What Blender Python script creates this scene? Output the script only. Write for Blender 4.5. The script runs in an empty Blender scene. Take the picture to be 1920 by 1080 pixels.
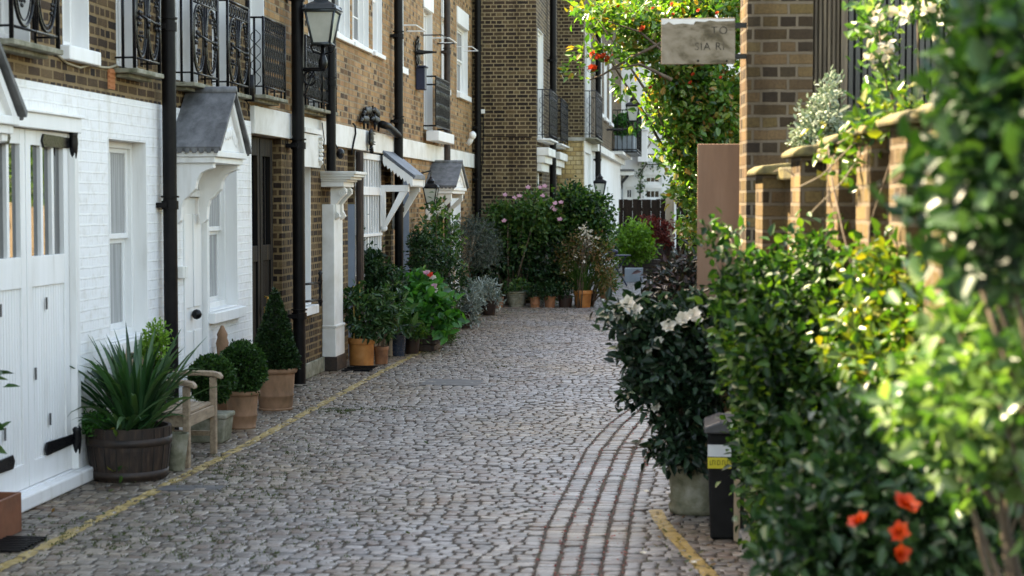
import bpy, bmesh, math, random
import numpy as np
from mathutils import Vector, Matrix, Euler
from mathutils.bvhtree import BVHTree

# ------------------------------------------------------------------ camera, sky, sun, exposure
scene = bpy.context.scene
R = math.radians
FPX, CAM_H = 3300.0, 1.95                       # focal length in photo pixels, eye height
PITCH = math.atan(160 / FPX)
YAW = math.atan(340 * math.cos(PITCH) / FPX)
cam_data = bpy.data.cameras.new("camera")
cam = bpy.data.objects.new("camera", cam_data)
scene.collection.objects.link(cam)
cam.location = (0, 0, CAM_H)
cam.rotation_euler = (math.pi / 2 - PITCH, 0, YAW)
cam_data.sensor_width = 36
cam_data.lens = 36 * FPX / 1920
cam_data.clip_start = 0.1
cam_data.clip_end = 2000
cam_data.dof.use_dof = True
cam_data.dof.focus_distance = 19.5
cam_data.dof.aperture_fstop = 3.3
scene.camera = cam

SUN_EL, SUN_AZ = R(47.2), math.atan2(-0.93, 0.37)   # azimuth measured from +Y towards +X
sun_dir = Vector((math.sin(SUN_AZ) * math.cos(SUN_EL), math.cos(SUN_AZ) * math.cos(SUN_EL), math.sin(SUN_EL)))
world = bpy.data.worlds.new("World")
scene.world = world
world.use_nodes = True
wn = world.node_tree
bg = wn.nodes["Background"]
sky = wn.nodes.new("ShaderNodeTexSky")
sky.sky_type = 'NISHITA'
sky.sun_disc = False
sky.sun_elevation = SUN_EL
sky.sun_rotation = SUN_AZ
sky.air_density = 1.0
sky.dust_density = 2.5
sky.ozone_density = 0.7
wn.links.new(sky.outputs[0], bg.inputs[0])
bg.inputs[1].default_value = 0.15
sl = bpy.data.lights.new("sun", 'SUN')
sl.energy = 3.8
sl.angle = R(0.5)
sl.color = (1.0, 0.93, 0.82)
so = bpy.data.objects.new("sun", sl)
scene.collection.objects.link(so)
so.rotation_euler = sun_dir.to_track_quat('Z', 'Y').to_euler()
vs = scene.view_settings
vs.view_transform = 'Standard'
vs.look = 'None'
vs.gamma = 1.0
vs.exposure = 2.75
vs.use_white_balance = True
vs.white_balance_temperature = 8650
vs.white_balance_tint = 8
scene.cycles.use_denoising = True
scene.cycles.max_bounces = 7
scene.cycles.diffuse_bounces = 4
scene.cycles.glossy_bounces = 3
scene.cycles.transmission_bounces = 4
scene.cycles.transparent_max_bounces = 6
scene.cycles.caustics_reflective = False
scene.cycles.caustics_refractive = False

# ------------------------------------------------------------------ helpers
COL = scene.collection
random.seed(7)
RNG = np.random.default_rng(11)
CR = cam.rotation_euler.to_matrix()


def ray(px, py):
    return CR @ Vector(((px - 960) / FPX, (540 - py) / FPX, -1.0))


def on(px, py, axis, val):
    """point of the place seen at photo pixel (px, py) on the plane axis = val"""
    d = ray(px, py)
    o = Vector((0, 0, CAM_H))
    return o + d * ((val - o[axis]) / d[axis])


def G(px, py, z=0.0):
    return on(px, py, 2, z)


XW = -4.27


def yw(px, X=XW):
    return on(px, 380, 0, X).y


def zw(px, py, X=XW):
    return on(px, py, 0, X).z


def FY(px, py, Y):
    return on(px, py, 1, Y)


def ppm(Y):
    return FPX / Y


def setp(o, label=None, cat=None, group=None, kind=None):
    if label: o['label'] = label
    if cat: o['category'] = cat
    if group: o['group'] = group
    if kind: o['kind'] = kind
    return o


def thing(name, label, cat, loc, group=None, rz=0):
    o = bpy.data.objects.new(name, None)
    COL.objects.link(o)
    o.location = loc
    o.rotation_euler = (0, 0, rz)
    o.empty_display_size = 0.1
    return setp(o, label, cat, group)


def base_of(o):
    v = Vector((0, 0, 0))
    while o is not None:
        v += o.location
        o = o.parent
    return v


def children(o):
    return [c for c in bpy.data.objects if c.parent == o]


def copy_tree(o, parent=None):
    c = o.copy()
    COL.objects.link(c)
    if parent is not None:
        c.parent = parent
    for ch in children(o):
        copy_tree(ch, c)
    return c


class MB:
    """collects primitives; build() links them as one mesh object"""

    def __init__(s, T=None):
        s.v, s.f, s.T = [], [], T

    def add(s, vs_, fs):
        k = len(s.v)
        s.v += [tuple(s.T(p)) if s.T else tuple(p) for p in vs_]
        s.f += [tuple(i + k for i in f) for f in fs]
        return s

    def box(s, a0, a1, b0, b1, c0, c1):
        p = [(a, b, c) for c in (c0, c1) for b in (b0, b1) for a in (a0, a1)]
        return s.add(p, [(0, 1, 3, 2), (4, 6, 7, 5), (0, 4, 5, 1), (2, 3, 7, 6), (0, 2, 6, 4), (1, 5, 7, 3)])

    def quad(s, *p):
        return s.add(p, [tuple(range(len(p)))])

    def prism(s, poly, ext):
        n = len(poly)
        e = Vector(ext)
        p = [Vector(q) for q in poly]
        p2 = [q + e for q in p]
        fs = [tuple(range(n))[::-1], tuple(range(n, 2 * n))] + [(i, (i + 1) % n, n + (i + 1) % n, n + i) for i in range(n)]
        return s.add(p + p2, fs)

    def tube(s, pts, r, n=6, closed=False, r2=None, flat=1.0):
        pts = [Vector(p) for p in pts]
        m = len(pts)
        vs_ = []
        prev = None
        for i, p in enumerate(pts):
            if closed:
                t = pts[(i + 1) % m] - pts[i - 1]
            else:
                t = pts[min(i + 1, m - 1)] - pts[max(i - 1, 0)]
            if t.length < 1e-9: t = Vector((0, 0, 1))
            t.normalize()
            if prev is None:
                a = t.cross(Vector((0, 0, 1)))
                if a.length < 1e-3: a = t.cross(Vector((1, 0, 0)))
            else:
                a = prev - t * prev.dot(t)
                if a.length < 1e-6: a = t.cross(Vector((0.3, 1, 0.2)))
            a.normalize()
            prev = a
            b = t.cross(a)
            rr = r if r2 is None else r + (r2 - r) * i / max(1, m - 1)
            if isinstance(r, (list, tuple)): rr = r[i]
            for k in range(n):
                th = 2 * math.pi * (k + .5) / n
                vs_.append(p + a * (math.cos(th) * rr) + b * (math.sin(th) * rr * flat))
        fs = []
        mm = m if closed else m - 1
        for i in range(mm):
            j = (i + 1) % m
            for k in range(n):
                l = (k + 1) % n
                fs.append((i * n + k, i * n + l, j * n + l, j * n + k))
        if not closed:
            fs.append(tuple(range(n))[::-1])
            fs.append(tuple((m - 1) * n + k for k in range(n)))
        return s.add(vs_, fs)

    def lathe(s, prof, c, n=24, wob=0.0):
        c = Vector(c)
        vs_, fs = [], []
        for (r, z) in prof:
            for k in range(n):
                a = 2 * math.pi * k / n
                w = 1 + wob * math.sin(3 * a + z * 20)
                vs_.append(c + Vector((r * w * math.cos(a), r * w * math.sin(a), z)))
        for i in range(len(prof) - 1):
            for k in range(n):
                l = (k + 1) % n
                fs.append((i * n + k, i * n + l, (i + 1) * n + l, (i + 1) * n + k))
        fs.append(tuple(range(n))[::-1])
        fs.append(tuple((len(prof) - 1) * n + k for k in range(n)))
        return s.add(vs_, fs)

    def blob(s, c, r, seed=0, rough=.12, n=2):
        bm = bmesh.new()
        bmesh.ops.create_icosphere(bm, subdivisions=n, radius=1)
        rr = random.Random(seed)
        ph = [rr.uniform(0, 6) for _ in range(6)]
        vs_ = []
        for v in bm.verts:
            d = v.co.normalized()
            k = 1 + rough * (math.sin(4 * d.x + ph[0]) * math.sin(5 * d.y + ph[1]) + .6 * math.sin(9 * d.z + ph[2]) * math.sin(8 * d.x + ph[3]))
            vs_.append((c[0] + d.x * r[0] * k, c[1] + d.y * r[1] * k, c[2] + d.z * r[2] * k))
        bm.verts.ensure_lookup_table()
        fs = [tuple(v.index for v in f.verts) for f in bm.faces]
        bm.free()
        return s.add(vs_, fs)

    def build(s, name, mat, parent=None, smooth=False, bevel=0.0, fix=True):
        o0 = base_of(parent) if parent is not None else Vector((0, 0, 0))
        me = bpy.data.meshes.new(name)
        me.from_pydata([(v[0] - o0.x, v[1] - o0.y, v[2] - o0.z) for v in s.v], [], s.f)
        if fix:
            bm = bmesh.new()
            bm.from_mesh(me)
            bmesh.ops.recalc_face_normals(bm, faces=bm.faces)
            bm.to_mesh(me)
            bm.free()
        if smooth:
            me.polygons.foreach_set('use_smooth', [True] * len(me.polygons))
        me.materials.append(mat)
        o = bpy.data.objects.new(name, me)
        COL.objects.link(o)
        if parent is not None:
            o.parent = parent
        if bevel:
            b = o.modifiers.new('bevel', 'BEVEL')
            b.width = bevel
            b.segments = 2
            b.limit_method = 'ANGLE'
        return o


def np_mesh(name, V, Q, mat, parent=None, smooth=False):
    """V (n,3) vertices, Q (m,k) faces all of k corners"""
    o0 = base_of(parent) if parent is not None else Vector((0, 0, 0))
    V = np.asarray(V, dtype=np.float32) - np.array(o0, dtype=np.float32)
    Q = np.asarray(Q, dtype=np.int32)
    me = bpy.data.meshes.new(name)
    me.vertices.add(len(V))
    me.vertices.foreach_set('co', V.ravel())
    m, k = Q.shape
    me.loops.add(m * k)
    me.loops.foreach_set('vertex_index', Q.ravel())
    me.polygons.add(m)
    me.polygons.foreach_set('loop_start', np.arange(0, m * k, k, dtype=np.int32))
    me.polygons.foreach_set('loop_total', np.full(m, k, dtype=np.int32))
    if smooth:
        me.polygons.foreach_set('use_smooth', np.ones(m, dtype=bool))
    me.update(calc_edges=True)
    me.materials.append(mat)
    o = bpy.data.objects.new(name, me)
    COL.objects.link(o)
    if parent is not None:
        o.parent = parent
    return o


def px_plane(X):                     # local (along, outward, up) on a wall facing +X
    return lambda p: (X + p[1], p[0], p[2])


def py_plane(Y):                     # on a wall facing the camera (-Y)
    return lambda p: (p[0], Y - p[1], p[2])


# ------------------------------------------------------------------ materials
def nodes_of(name):
    m = bpy.data.materials.new(name)
    m.use_nodes = True
    return m, m.node_tree, m.node_tree.nodes["Principled BSDF"]


def ramp(nt, stops, fac, constant=False):
    n = nt.nodes.new("ShaderNodeValToRGB")
    e = n.color_ramp.elements
    while len(e) > 1: e.remove(e[-1])
    e[0].position, e[0].color = stops[0][0], (*stops[0][1], 1)
    for p, c in stops[1:]:
        x = e.new(p)
        x.color = (*c, 1)
    if constant: n.color_ramp.interpolation = 'CONSTANT'
    nt.links.new(fac, n.inputs[0])
    return n.outputs[0]


def noise(nt, vec, scale, detail=4, rough=.55, dist=0.0):
    n = nt.nodes.new("ShaderNodeTexNoise")
    n.inputs['Scale'].default_value = scale
    n.inputs['Detail'].default_value = detail
    n.inputs['Roughness'].default_value = rough
    n.inputs['Distortion'].default_value = dist
    if vec is not None: nt.links.new(vec, n.inputs['Vector'])
    return n


def position(nt, stretch=(1, 1, 1), obj=False):
    if obj:
        src = nt.nodes.new("ShaderNodeTexCoord").outputs['Object']
    else:
        src = nt.nodes.new("ShaderNodeNewGeometry").outputs['Position']
    mp = nt.nodes.new("ShaderNodeMapping")
    mp.inputs['Scale'].default_value = stretch
    nt.links.new(src, mp.inputs['Vector'])
    return mp.outputs[0]


def bump(nt, bsdf, height, strength=.5, dist=.01):
    b = nt.nodes.new("ShaderNodeBump")
    b.inputs['Strength'].default_value = strength
    b.inputs['Distance'].default_value = dist
    nt.links.new(height, b.inputs['Height'])
    nt.links.new(b.outputs[0], bsdf.inputs['Normal'])
    return b


def mixc(nt, a, b, fac, mode='MIX'):
    n = nt.nodes.new("ShaderNodeMix")
    n.data_type = 'RGBA'
    n.blend_type = mode
    for sock, v in ((n.inputs[6], a), (n.inputs[7], b), (n.inputs[0], fac)):
        if isinstance(v, tuple): sock.default_value = (*v, 1)
        elif isinstance(v, (int, float)): sock.default_value = v
        else: nt.links.new(v, sock)
    return n.outputs[2]


def surf(name, stops, scale=6, rough=.6, bmp=.2, bdist=.004, stretch=(1, 1, 1), spec=.4, metal=0.0, detail=5, obj=False, rvar=.15, fine=None, coat=0):
    m, nt, b = nodes_of(name)
    v = position(nt, stretch, obj)
    n = noise(nt, v, scale, detail, .6, .3)
    c = ramp(nt, stops, n.outputs[0])
    nt.links.new(c, b.inputs['Base Color'])
    mr = nt.nodes.new("ShaderNodeMapRange")
    mr.inputs[3].default_value = max(.05, rough - rvar)
    mr.inputs[4].default_value = min(1, rough + rvar)
    n2 = noise(nt, v, fine or scale * 5, 4)
    nt.links.new(n2.outputs[0], mr.inputs[0])
    nt.links.new(mr.outputs[0], b.inputs['Roughness'])
    b.inputs['Specular IOR Level'].default_value = spec
    b.inputs['Metallic'].default_value = metal
    if coat: b.inputs['Coat Weight'].default_value = coat
    if bmp: bump(nt, b, n2.outputs[0], bmp, bdist)
    return m


def brick_mat(name, tones, mortar, painted=None, bw=.225, rh=.075, ms=.011, bmp=.9, seed=0.0, rough=.85):
    m, nt, b = nodes_of(name)
    g = nt.nodes.new("ShaderNodeNewGeometry")
    sep = nt.nodes.new("ShaderNodeSeparateXYZ")
    nt.links.new(g.outputs['Position'], sep.inputs[0])
    add = nt.nodes.new("ShaderNodeMath")
    nt.links.new(sep.outputs[0], add.inputs[0])
    nt.links.new(sep.outputs[1], add.inputs[1])
    com = nt.nodes.new("ShaderNodeCombineXYZ")
    nt.links.new(add.outputs[0], com.inputs[0])
    nt.links.new(sep.outputs[2], com.inputs[1])
    com.inputs[2].default_value = seed
    wob = noise(nt, com.outputs[0], 7, 3)
    sc = nt.nodes.new("ShaderNodeVectorMath")
    sc.operation = 'MULTIPLY_ADD'
    nt.links.new(wob.outputs['Color'], sc.inputs[0])
    sc.inputs[1].default_value = (.014, .014, 0)
    nt.links.new(com.outputs[0], sc.inputs[2])
    br = nt.nodes.new("ShaderNodeTexBrick")
    nt.links.new(sc.outputs[0], br.inputs['Vector'])
    br.offset = .5
    br.squash = .5
    br.squash_frequency = 2
    br.inputs['Color1'].default_value = (0, 0, 0, 1)
    br.inputs['Color2'].default_value = (1, 1, 1, 1)
    br.inputs['Mortar'].default_value = (.5, .5, .5, 1)
    br.inputs['Scale'].default_value = 1
    br.inputs['Brick Width'].default_value = bw
    br.inputs['Row Height'].default_value = rh
    br.inputs['Mortar Size'].default_value = ms
    br.inputs['Mortar Smooth'].default_value = .25
    br.inputs['Bias'].default_value = 0
    fine = noise(nt, com.outputs[0], 60, 5, .7)
    big = noise(nt, com.outputs[0], 1.3, 4, .6)
    if painted:
        base = ramp(nt, painted, big.outputs[0])
        base = mixc(nt, base, mortar, br.outputs['Fac'])
        dirt = noise(nt, com.outputs[0], 9, 6, .7)
        base = mixc(nt, base, ramp(nt, [(.3, (.84, .82, .78)), (.5, (1, 1, 1))], dirt.outputs[0]), 1.0, 'MULTIPLY')
        nt.links.new(base, b.inputs['Base Color'])
    else:
        c = ramp(nt, tones, br.outputs['Color'])
        c = mixc(nt, c, ramp(nt, [(.25, (.45, .42, .40)), (.5, (.9, .88, .85)), (.75, (1.25, 1.2, 1.1))], fine.outputs[0]), .8, 'MULTIPLY')
        mcol = mixc(nt, mortar, tuple(x * .45 for x in mortar), big.outputs[0])
        c = mixc(nt, c, mcol, br.outputs['Fac'])
        c = mixc(nt, c, ramp(nt, [(.3, (.55, .53, .5)), (.55, (1.0, 1.0, 1.0))], big.outputs[0]), .8, 'MULTIPLY')
        nt.links.new(c, b.inputs['Base Color'])
    st_ = noise(nt, position(nt, (2.2, 2.2, .35)), 1.6, 6, .65)
    prev = b.inputs['Base Color'].links[0].from_socket
    nt.links.new(mixc(nt, prev, ramp(nt, [(.33, (.60, .57, .53)), (.47, (1, 1, 1)), (.75, (1.08, 1.07, 1.05))] if not painted else [(.30, (.86, .84, .79)), (.45, (1, 1, 1))], st_.outputs[0]), 1.0, 'MULTIPLY'), b.inputs['Base Color'])
    b.inputs['Roughness'].default_value = rough
    b.inputs['Specular IOR Level'].default_value = .25
    inv = nt.nodes.new("ShaderNodeMath")
    inv.operation = 'MULTIPLY_ADD'
    nt.links.new(br.outputs['Fac'], inv.inputs[0])
    inv.inputs[1].default_value = -1.0 if not painted else 1.0
    h2 = nt.nodes.new("ShaderNodeMath")
    h2.operation = 'MULTIPLY'
    nt.links.new(fine.outputs[0], h2.inputs[0])
    h2.inputs[1].default_value = .45 if not painted else .12
    nt.links.new(h2.outputs[0], inv.inputs[2])
    bump(nt, b, inv.outputs[0], bmp, .010)
    return m


def leaf_mat(name, cols, rough=.4, trans=.35, spec=.5, tcol=None):
    """each leaf takes its own shade; cols from dark to light"""
    m, nt, b = nodes_of(name)
    g = nt.nodes.new("ShaderNodeNewGeometry")
    k = len(cols)
    c = ramp(nt, [(i / max(1, k - 1) * .98, x) for i, x in enumerate(cols)], g.outputs['Random Per Island'])
    nt.links.new(c, b.inputs['Base Color'])
    b.inputs['Roughness'].default_value = rough
    b.inputs['Specular IOR Level'].default_value = spec * .7
    t = nt.nodes.new("ShaderNodeBsdfTranslucent")
    tc = mixc(nt, c, tcol or (1.7, 1.9, .6), 1.0, 'MULTIPLY')
    nt.links.new(tc, t.inputs[0])
    mx = nt.nodes.new("ShaderNodeMixShader")
    mx.inputs[0].default_value = trans
    nt.links.new(b.outputs[0], mx.inputs[1])
    nt.links.new(t.outputs[0], mx.inputs[2])
    nt.links.new(mx.outputs[0], nt.nodes["Material Output"].inputs[0])
    return m


def pane_mat(name, col, rough=.03, var=.5, ior=2.3, st=(1, 1, 1)):
    m, nt, b = nodes_of(name)
    v = position(nt)
    n = noise(nt, position(nt, st), 3, 3)
    c = ramp(nt, [(.3, tuple(x * (1 - var) for x in col)), (.7, col)], n.outputs[0])
    nt.links.new(c, b.inputs['Base Color'])
    b.inputs['Roughness'].default_value = rough
    b.inputs['Specular IOR Level'].default_value = .9
    b.inputs['IOR'].default_value = ior
    n2 = noise(nt, v, 5, 2)
    bump(nt, b, n2.outputs[0], .05, .01)
    return m


STOCK = [(0, (.014, .009, .007)), (.25, (.042, .024, .013)), (.5, (.085, .05, .023)), (.7, (.055, .032, .018)), (.85, (.125, .078, .036)), (1, (.19, .125, .06))]
WARM = [(0, (.045, .027, .016)), (.12, (.16, .085, .04)), (.27, (.32, .175, .072)), (.5, (.44, .255, .11)), (.75, (.38, .20, .095)), (1, (.50, .32, .16))]
DARKB = [(0, (.022, .015, .011)), (.3, (.05, .032, .02)), (.55, (.09, .06, .032)), (.8, (.055, .034, .022)), (1, (.17, .12, .06))]
PILB = [(0, (.02, .014, .011)), (.25, (.085, .055, .026)), (.45, (.15, .105, .042)), (.65, (.17, .108, .055)), (.8, (.04, .028, .018)), (1, (.22, .155, .07))]
M = dict(
    brick1=brick_mat('dark_stock_brick', STOCK, (.33, .225, .11), seed=0, ms=.013),
    brick2=brick_mat('warm_stock_brick', WARM, (.42, .315, .19), seed=3),
    brick4=brick_mat('sooty_stock_brick', DARKB, (.42, .32, .18), seed=5),
    brick5=brick_mat('brown_stock_brick', STOCK, (.34, .28, .19), seed=9),
    brickp=brick_mat('pillar_brick', PILB, (.23, .18, .125), seed=2, bw=.225, rh=.075, ms=.010, bmp=1.0),
    glazed=brick_mat('yellow_glazed_brick', [(0, (.42, .28, .11)), (.5, (.55, .40, .18)), (1, (.62, .50, .30))], (.40, .28, .13), rough=.35, seed=4, bw=.24, rh=.1),
    white_brick=brick_mat('white_painted_brick', None, (.86, .855, .83), painted=[(.3, (.77, .765, .755)), (.7, (.83, .825, .81))], rough=.55, bmp=.8, ms=.009),
    white=surf('white_paint', [(.24, (.60, .575, .53)), (.42, (.74, .73, .70)), (.7, (.80, .79, .77))], 3.0, .5, .25, .003, stretch=(2.5, 2.5, .35), detail=8),
    cream=surf('aged_white_stucco', [(.3, (.60, .57, .50)), (.6, (.76, .74, .69)), (.8, (.80, .78, .74))], 3, .7, .3, .004),
    render=surf('white_render', [(.3, (.72, .70, .66)), (.7, (.82, .81, .79))], 1.5, .8, .3, .005),
    stone=surf('weathered_stone', [(.25, (.22, .20, .15)), (.5, (.38, .35, .29)), (.75, (.50, .47, .41))], 5, .8, .6, .006),
    mossy=surf('mossy_stone', [(.25, (.07, .075, .04)), (.5, (.20, .19, .13)), (.75, (.36, .34, .28))], 9, .85, .7, .007),
    iron=surf('black_gloss_iron', [(.3, (.004, .004, .005)), (.7, (.009, .009, .010))], 14, .30, .25, .002, spec=.22),
    pipe=surf('black_painted_pipe', [(.3, (.003, .003, .0035)), (.7, (.009, .0075, .007))], 8, .45, .35, .003, spec=.13),
    lead=surf('lead_sheet', [(.28, (.055, .056, .056)), (.5, (.115, .116, .118)), (.68, (.17, .17, .172)), (.85, (.25, .25, .25))], 5, .55, .35, .006, stretch=(2, 2, .7), spec=.35, detail=8),
    slate=surf('blue_grey_slate', [(.3, (.07, .08, .095)), (.7, (.17, .185, .21))], 7, .5, .4, .004, spec=.5),
    lantern=surf('dark_teal_iron', [(.3, (.010, .016, .02)), (.7, (.03, .042, .048))], 10, .35, .2, .002, spec=.6),
    oldwood=surf('weathered_door_timber', [(.3, (.002, .0018, .0015)), (.53, (.006, .0045, .0035)), (.66, (.04, .026, .013)), (.8, (.15, .095, .045))], 3.2, .65, .5, .004, stretch=(6, 6, .35), detail=8, spec=.15),
    teak=surf('weathered_teak', [(.25, (.16, .11, .07)), (.55, (.30, .22, .145)), (.8, (.42, .33, .23))], 5, .7, .5, .003, stretch=(7, 1.2, 7)),
    barrel=surf('old_oak_staves', [(.25, (.010, .006, .005)), (.5, (.028, .016, .011)), (.75, (.075, .045, .027))], 8, .6, .5, .005, stretch=(4, 4, .6)),
    hoop=surf('rusty_hoop', [(.3, (.015, .011, .01)), (.7, (.05, .03, .02))], 12, .6, .4, .003),
    terra=surf('weathered_terracotta', [(.2, (.08, .05, .03)), (.42, (.22, .12, .065)), (.65, (.32, .175, .10)), (.85, (.40, .29, .20))], 7, .8, .5, .004, stretch=(1, 1, .6)),
    terra_o=surf('orange_terracotta', [(.25, (.26, .095, .025)), (.6, (.44, .175, .045)), (.85, (.50, .24, .09))], 7, .65, .35, .003),
    terra_d=surf('brown_terracotta', [(.25, (.12, .05, .025)), (.6, (.27, .12, .055)), (.85, (.36, .20, .11))], 9, .7, .4, .003),
    blue_pot=surf('dark_blue_glaze', [(.3, (.008, .016, .03)), (.7, (.02, .035, .06))], 8, .25, .2, .002, spec=.6),
    dark_pot=surf('dark_brown_glaze', [(.3, (.014, .009, .008)), (.7, (.04, .022, .016))], 8, .35, .2, .002),
    soil=surf('potting_soil', [(.3, (.012, .009, .006)), (.7, (.04, .03, .02))], 40, .95, .8, .01),
    bark=surf('bark', [(.3, (.05, .036, .024)), (.7, (.16, .12, .085))], 20, .9, .8, .006, stretch=(1, 1, .3)),
    palebark=surf('pale_bark', [(.3, (.17, .13, .09)), (.7, (.34, .28, .20))], 20, .9, .8, .004, stretch=(1, 1, .3)),
    cane=surf('bamboo_cane', [(.3, (.35, .22, .06)), (.7, (.52, .36, .12))], 10, .5, .2, .002),
    bluegrey=surf('blue_grey_paint', [(.3, (.20, .235, .28)), (.7, (.27, .31, .36))], 3, .45, .1, .003),
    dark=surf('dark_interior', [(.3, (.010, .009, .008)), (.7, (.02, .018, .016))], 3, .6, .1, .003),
    fence=surf('dark_stained_fence', [(.3, (.012, .007, .005)), (.7, (.034, .021, .014))], 4, .8, .5, .004, stretch=(5, 5, .5), spec=.12),
    palewood=surf('pale_timber', [(.3, (.30, .22, .14)), (.7, (.46, .36, .25))], 4, .75, .5, .004, stretch=(5, 5, .4)),
    panel=surf('brown_painted_board', [(.25, (.19, .115, .075)), (.5, (.26, .155, .10)), (.75, (.31, .20, .135))], 3, .6, .3, .003, stretch=(3, 1, .5), detail=8),
    rust=surf('rust_brown_metal', [(.3, (.13, .045, .022)), (.7, (.24, .085, .04))], 5, .6, .3, .003),
    cover=surf('cast_iron_cover', [(.3, (.045, .045, .045)), (.7, (.11, .105, .10))], 8, .6, .4, .003),
    kerb=surf('granite_kerb', [(.3, (.14, .14, .14)), (.7, (.27, .265, .26))], 25, .7, .5, .004),
    earth=surf('dark_joint_earth', [(.3, (.03, .024, .018)), (.55, (.055, .043, .033)), (.75, (.05, .058, .025))], 2.2, .95, .8, .01, detail=8),
    ground=surf('ground', [(.3, (.05, .045, .04)), (.7, (.10, .09, .08))], .6, .9, .3, .01),
    yellow=surf('worn_yellow_paint', [(.3, (.20, .14, .05)), (.55, (.31, .215, .07)), (.8, (.38, .30, .15))], 14, .6, .3, .002),
    sign=surf('weathered_sign_board', [(.34, (.03, .022, .012)), (.44, (.09, .068, .036)), (.52, (.20, .16, .11)), (.7, (.30, .25, .19))], 3.6, .7, .4, .003, stretch=(1.2, 1, 2.2), detail=7),
    faded=surf('faded_lettering', [(.45, (.025, .02, .014)), (.66, (.12, .095, .065))], 30, .8, .1, .001),
    chalk=surf('peeling_white_paint', [(.3, (.55, .53, .5)), (.7, (.68, .66, .62))], 12, .7, .3, .003),
    greybox=surf('blue_grey_zinc', [(.3, (.20, .23, .25)), (.7, (.30, .335, .36))], 4, .5, .2, .003),
    table=surf('blue_enamel_metal', [(.3, (.008, .012, .032)), (.7, (.018, .026, .06))], 8, .4, .1, .002),
    bin=surf('black_bin_plastic', [(.3, (.004, .004, .0045)), (.7, (.010, .010, .011))], 10, .5, .2, .002, spec=.2),
    binlid=surf('grey_bin_lid', [(.3, (.05, .05, .053)), (.7, (.09, .09, .095))], 10, .5, .2, .002),
    sticker=surf('yellow_sticker', [(.3, (.60, .50, .03)), (.7, (.68, .58, .06))], 10, .4, .05, .001),
    wsticker=surf('white_sticker', [(.3, (.6, .62, .64)), (.7, (.7, .72, .72))], 10, .4, .05, .001),
    cable=surf('pale_cable', [(.3, (.30, .25, .16)), (.7, (.45, .40, .29))], 10, .6, .1, .001),
    vent=surf('terracotta_vent', [(.3, (.36, .12, .04)), (.7, (.46, .18, .07))], 10, .7, .3, .003),
    ribbed=surf('brown_batten_timber', [(.3, (.06, .042, .026)), (.7, (.20, .15, .095))], 6, .55, .4, .003, stretch=(6, 6, .3)),
    blackslat=surf('black_batten_timber', [(.3, (.008, .008, .008)), (.7, (.022, .021, .02))], 6, .3, .3, .003, stretch=(6, 6, .3), spec=.6),
    coping=surf('lichened_coping', [(.25, (.035, .03, .016)), (.45, (.10, .085, .04)), (.6, (.19, .155, .06)), (.8, (.32, .27, .17))], 9, .85, .7, .006),
    glow=surf('frosted_lantern_glass', [(.3, (.42, .42, .36)), (.7, (.55, .55, .48))], 4, .15, .05, .001, spec=.8),
    pane=pane_mat('window_glass', (.02, .022, .022)),
    pane_l=pane_mat('net_curtain_glass', (.40, .40, .385), .05, .55, 1.7, (14, 14, .4)),
    pane_d=pane_mat('dark_window_glass', (.008, .008, .008), .08, .5, 1.35),
    brass=surf('brass', [(.3, (.45, .30, .08)), (.7, (.6, .42, .14))], 10, .3, .1, .001, metal=.9),
)
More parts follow.
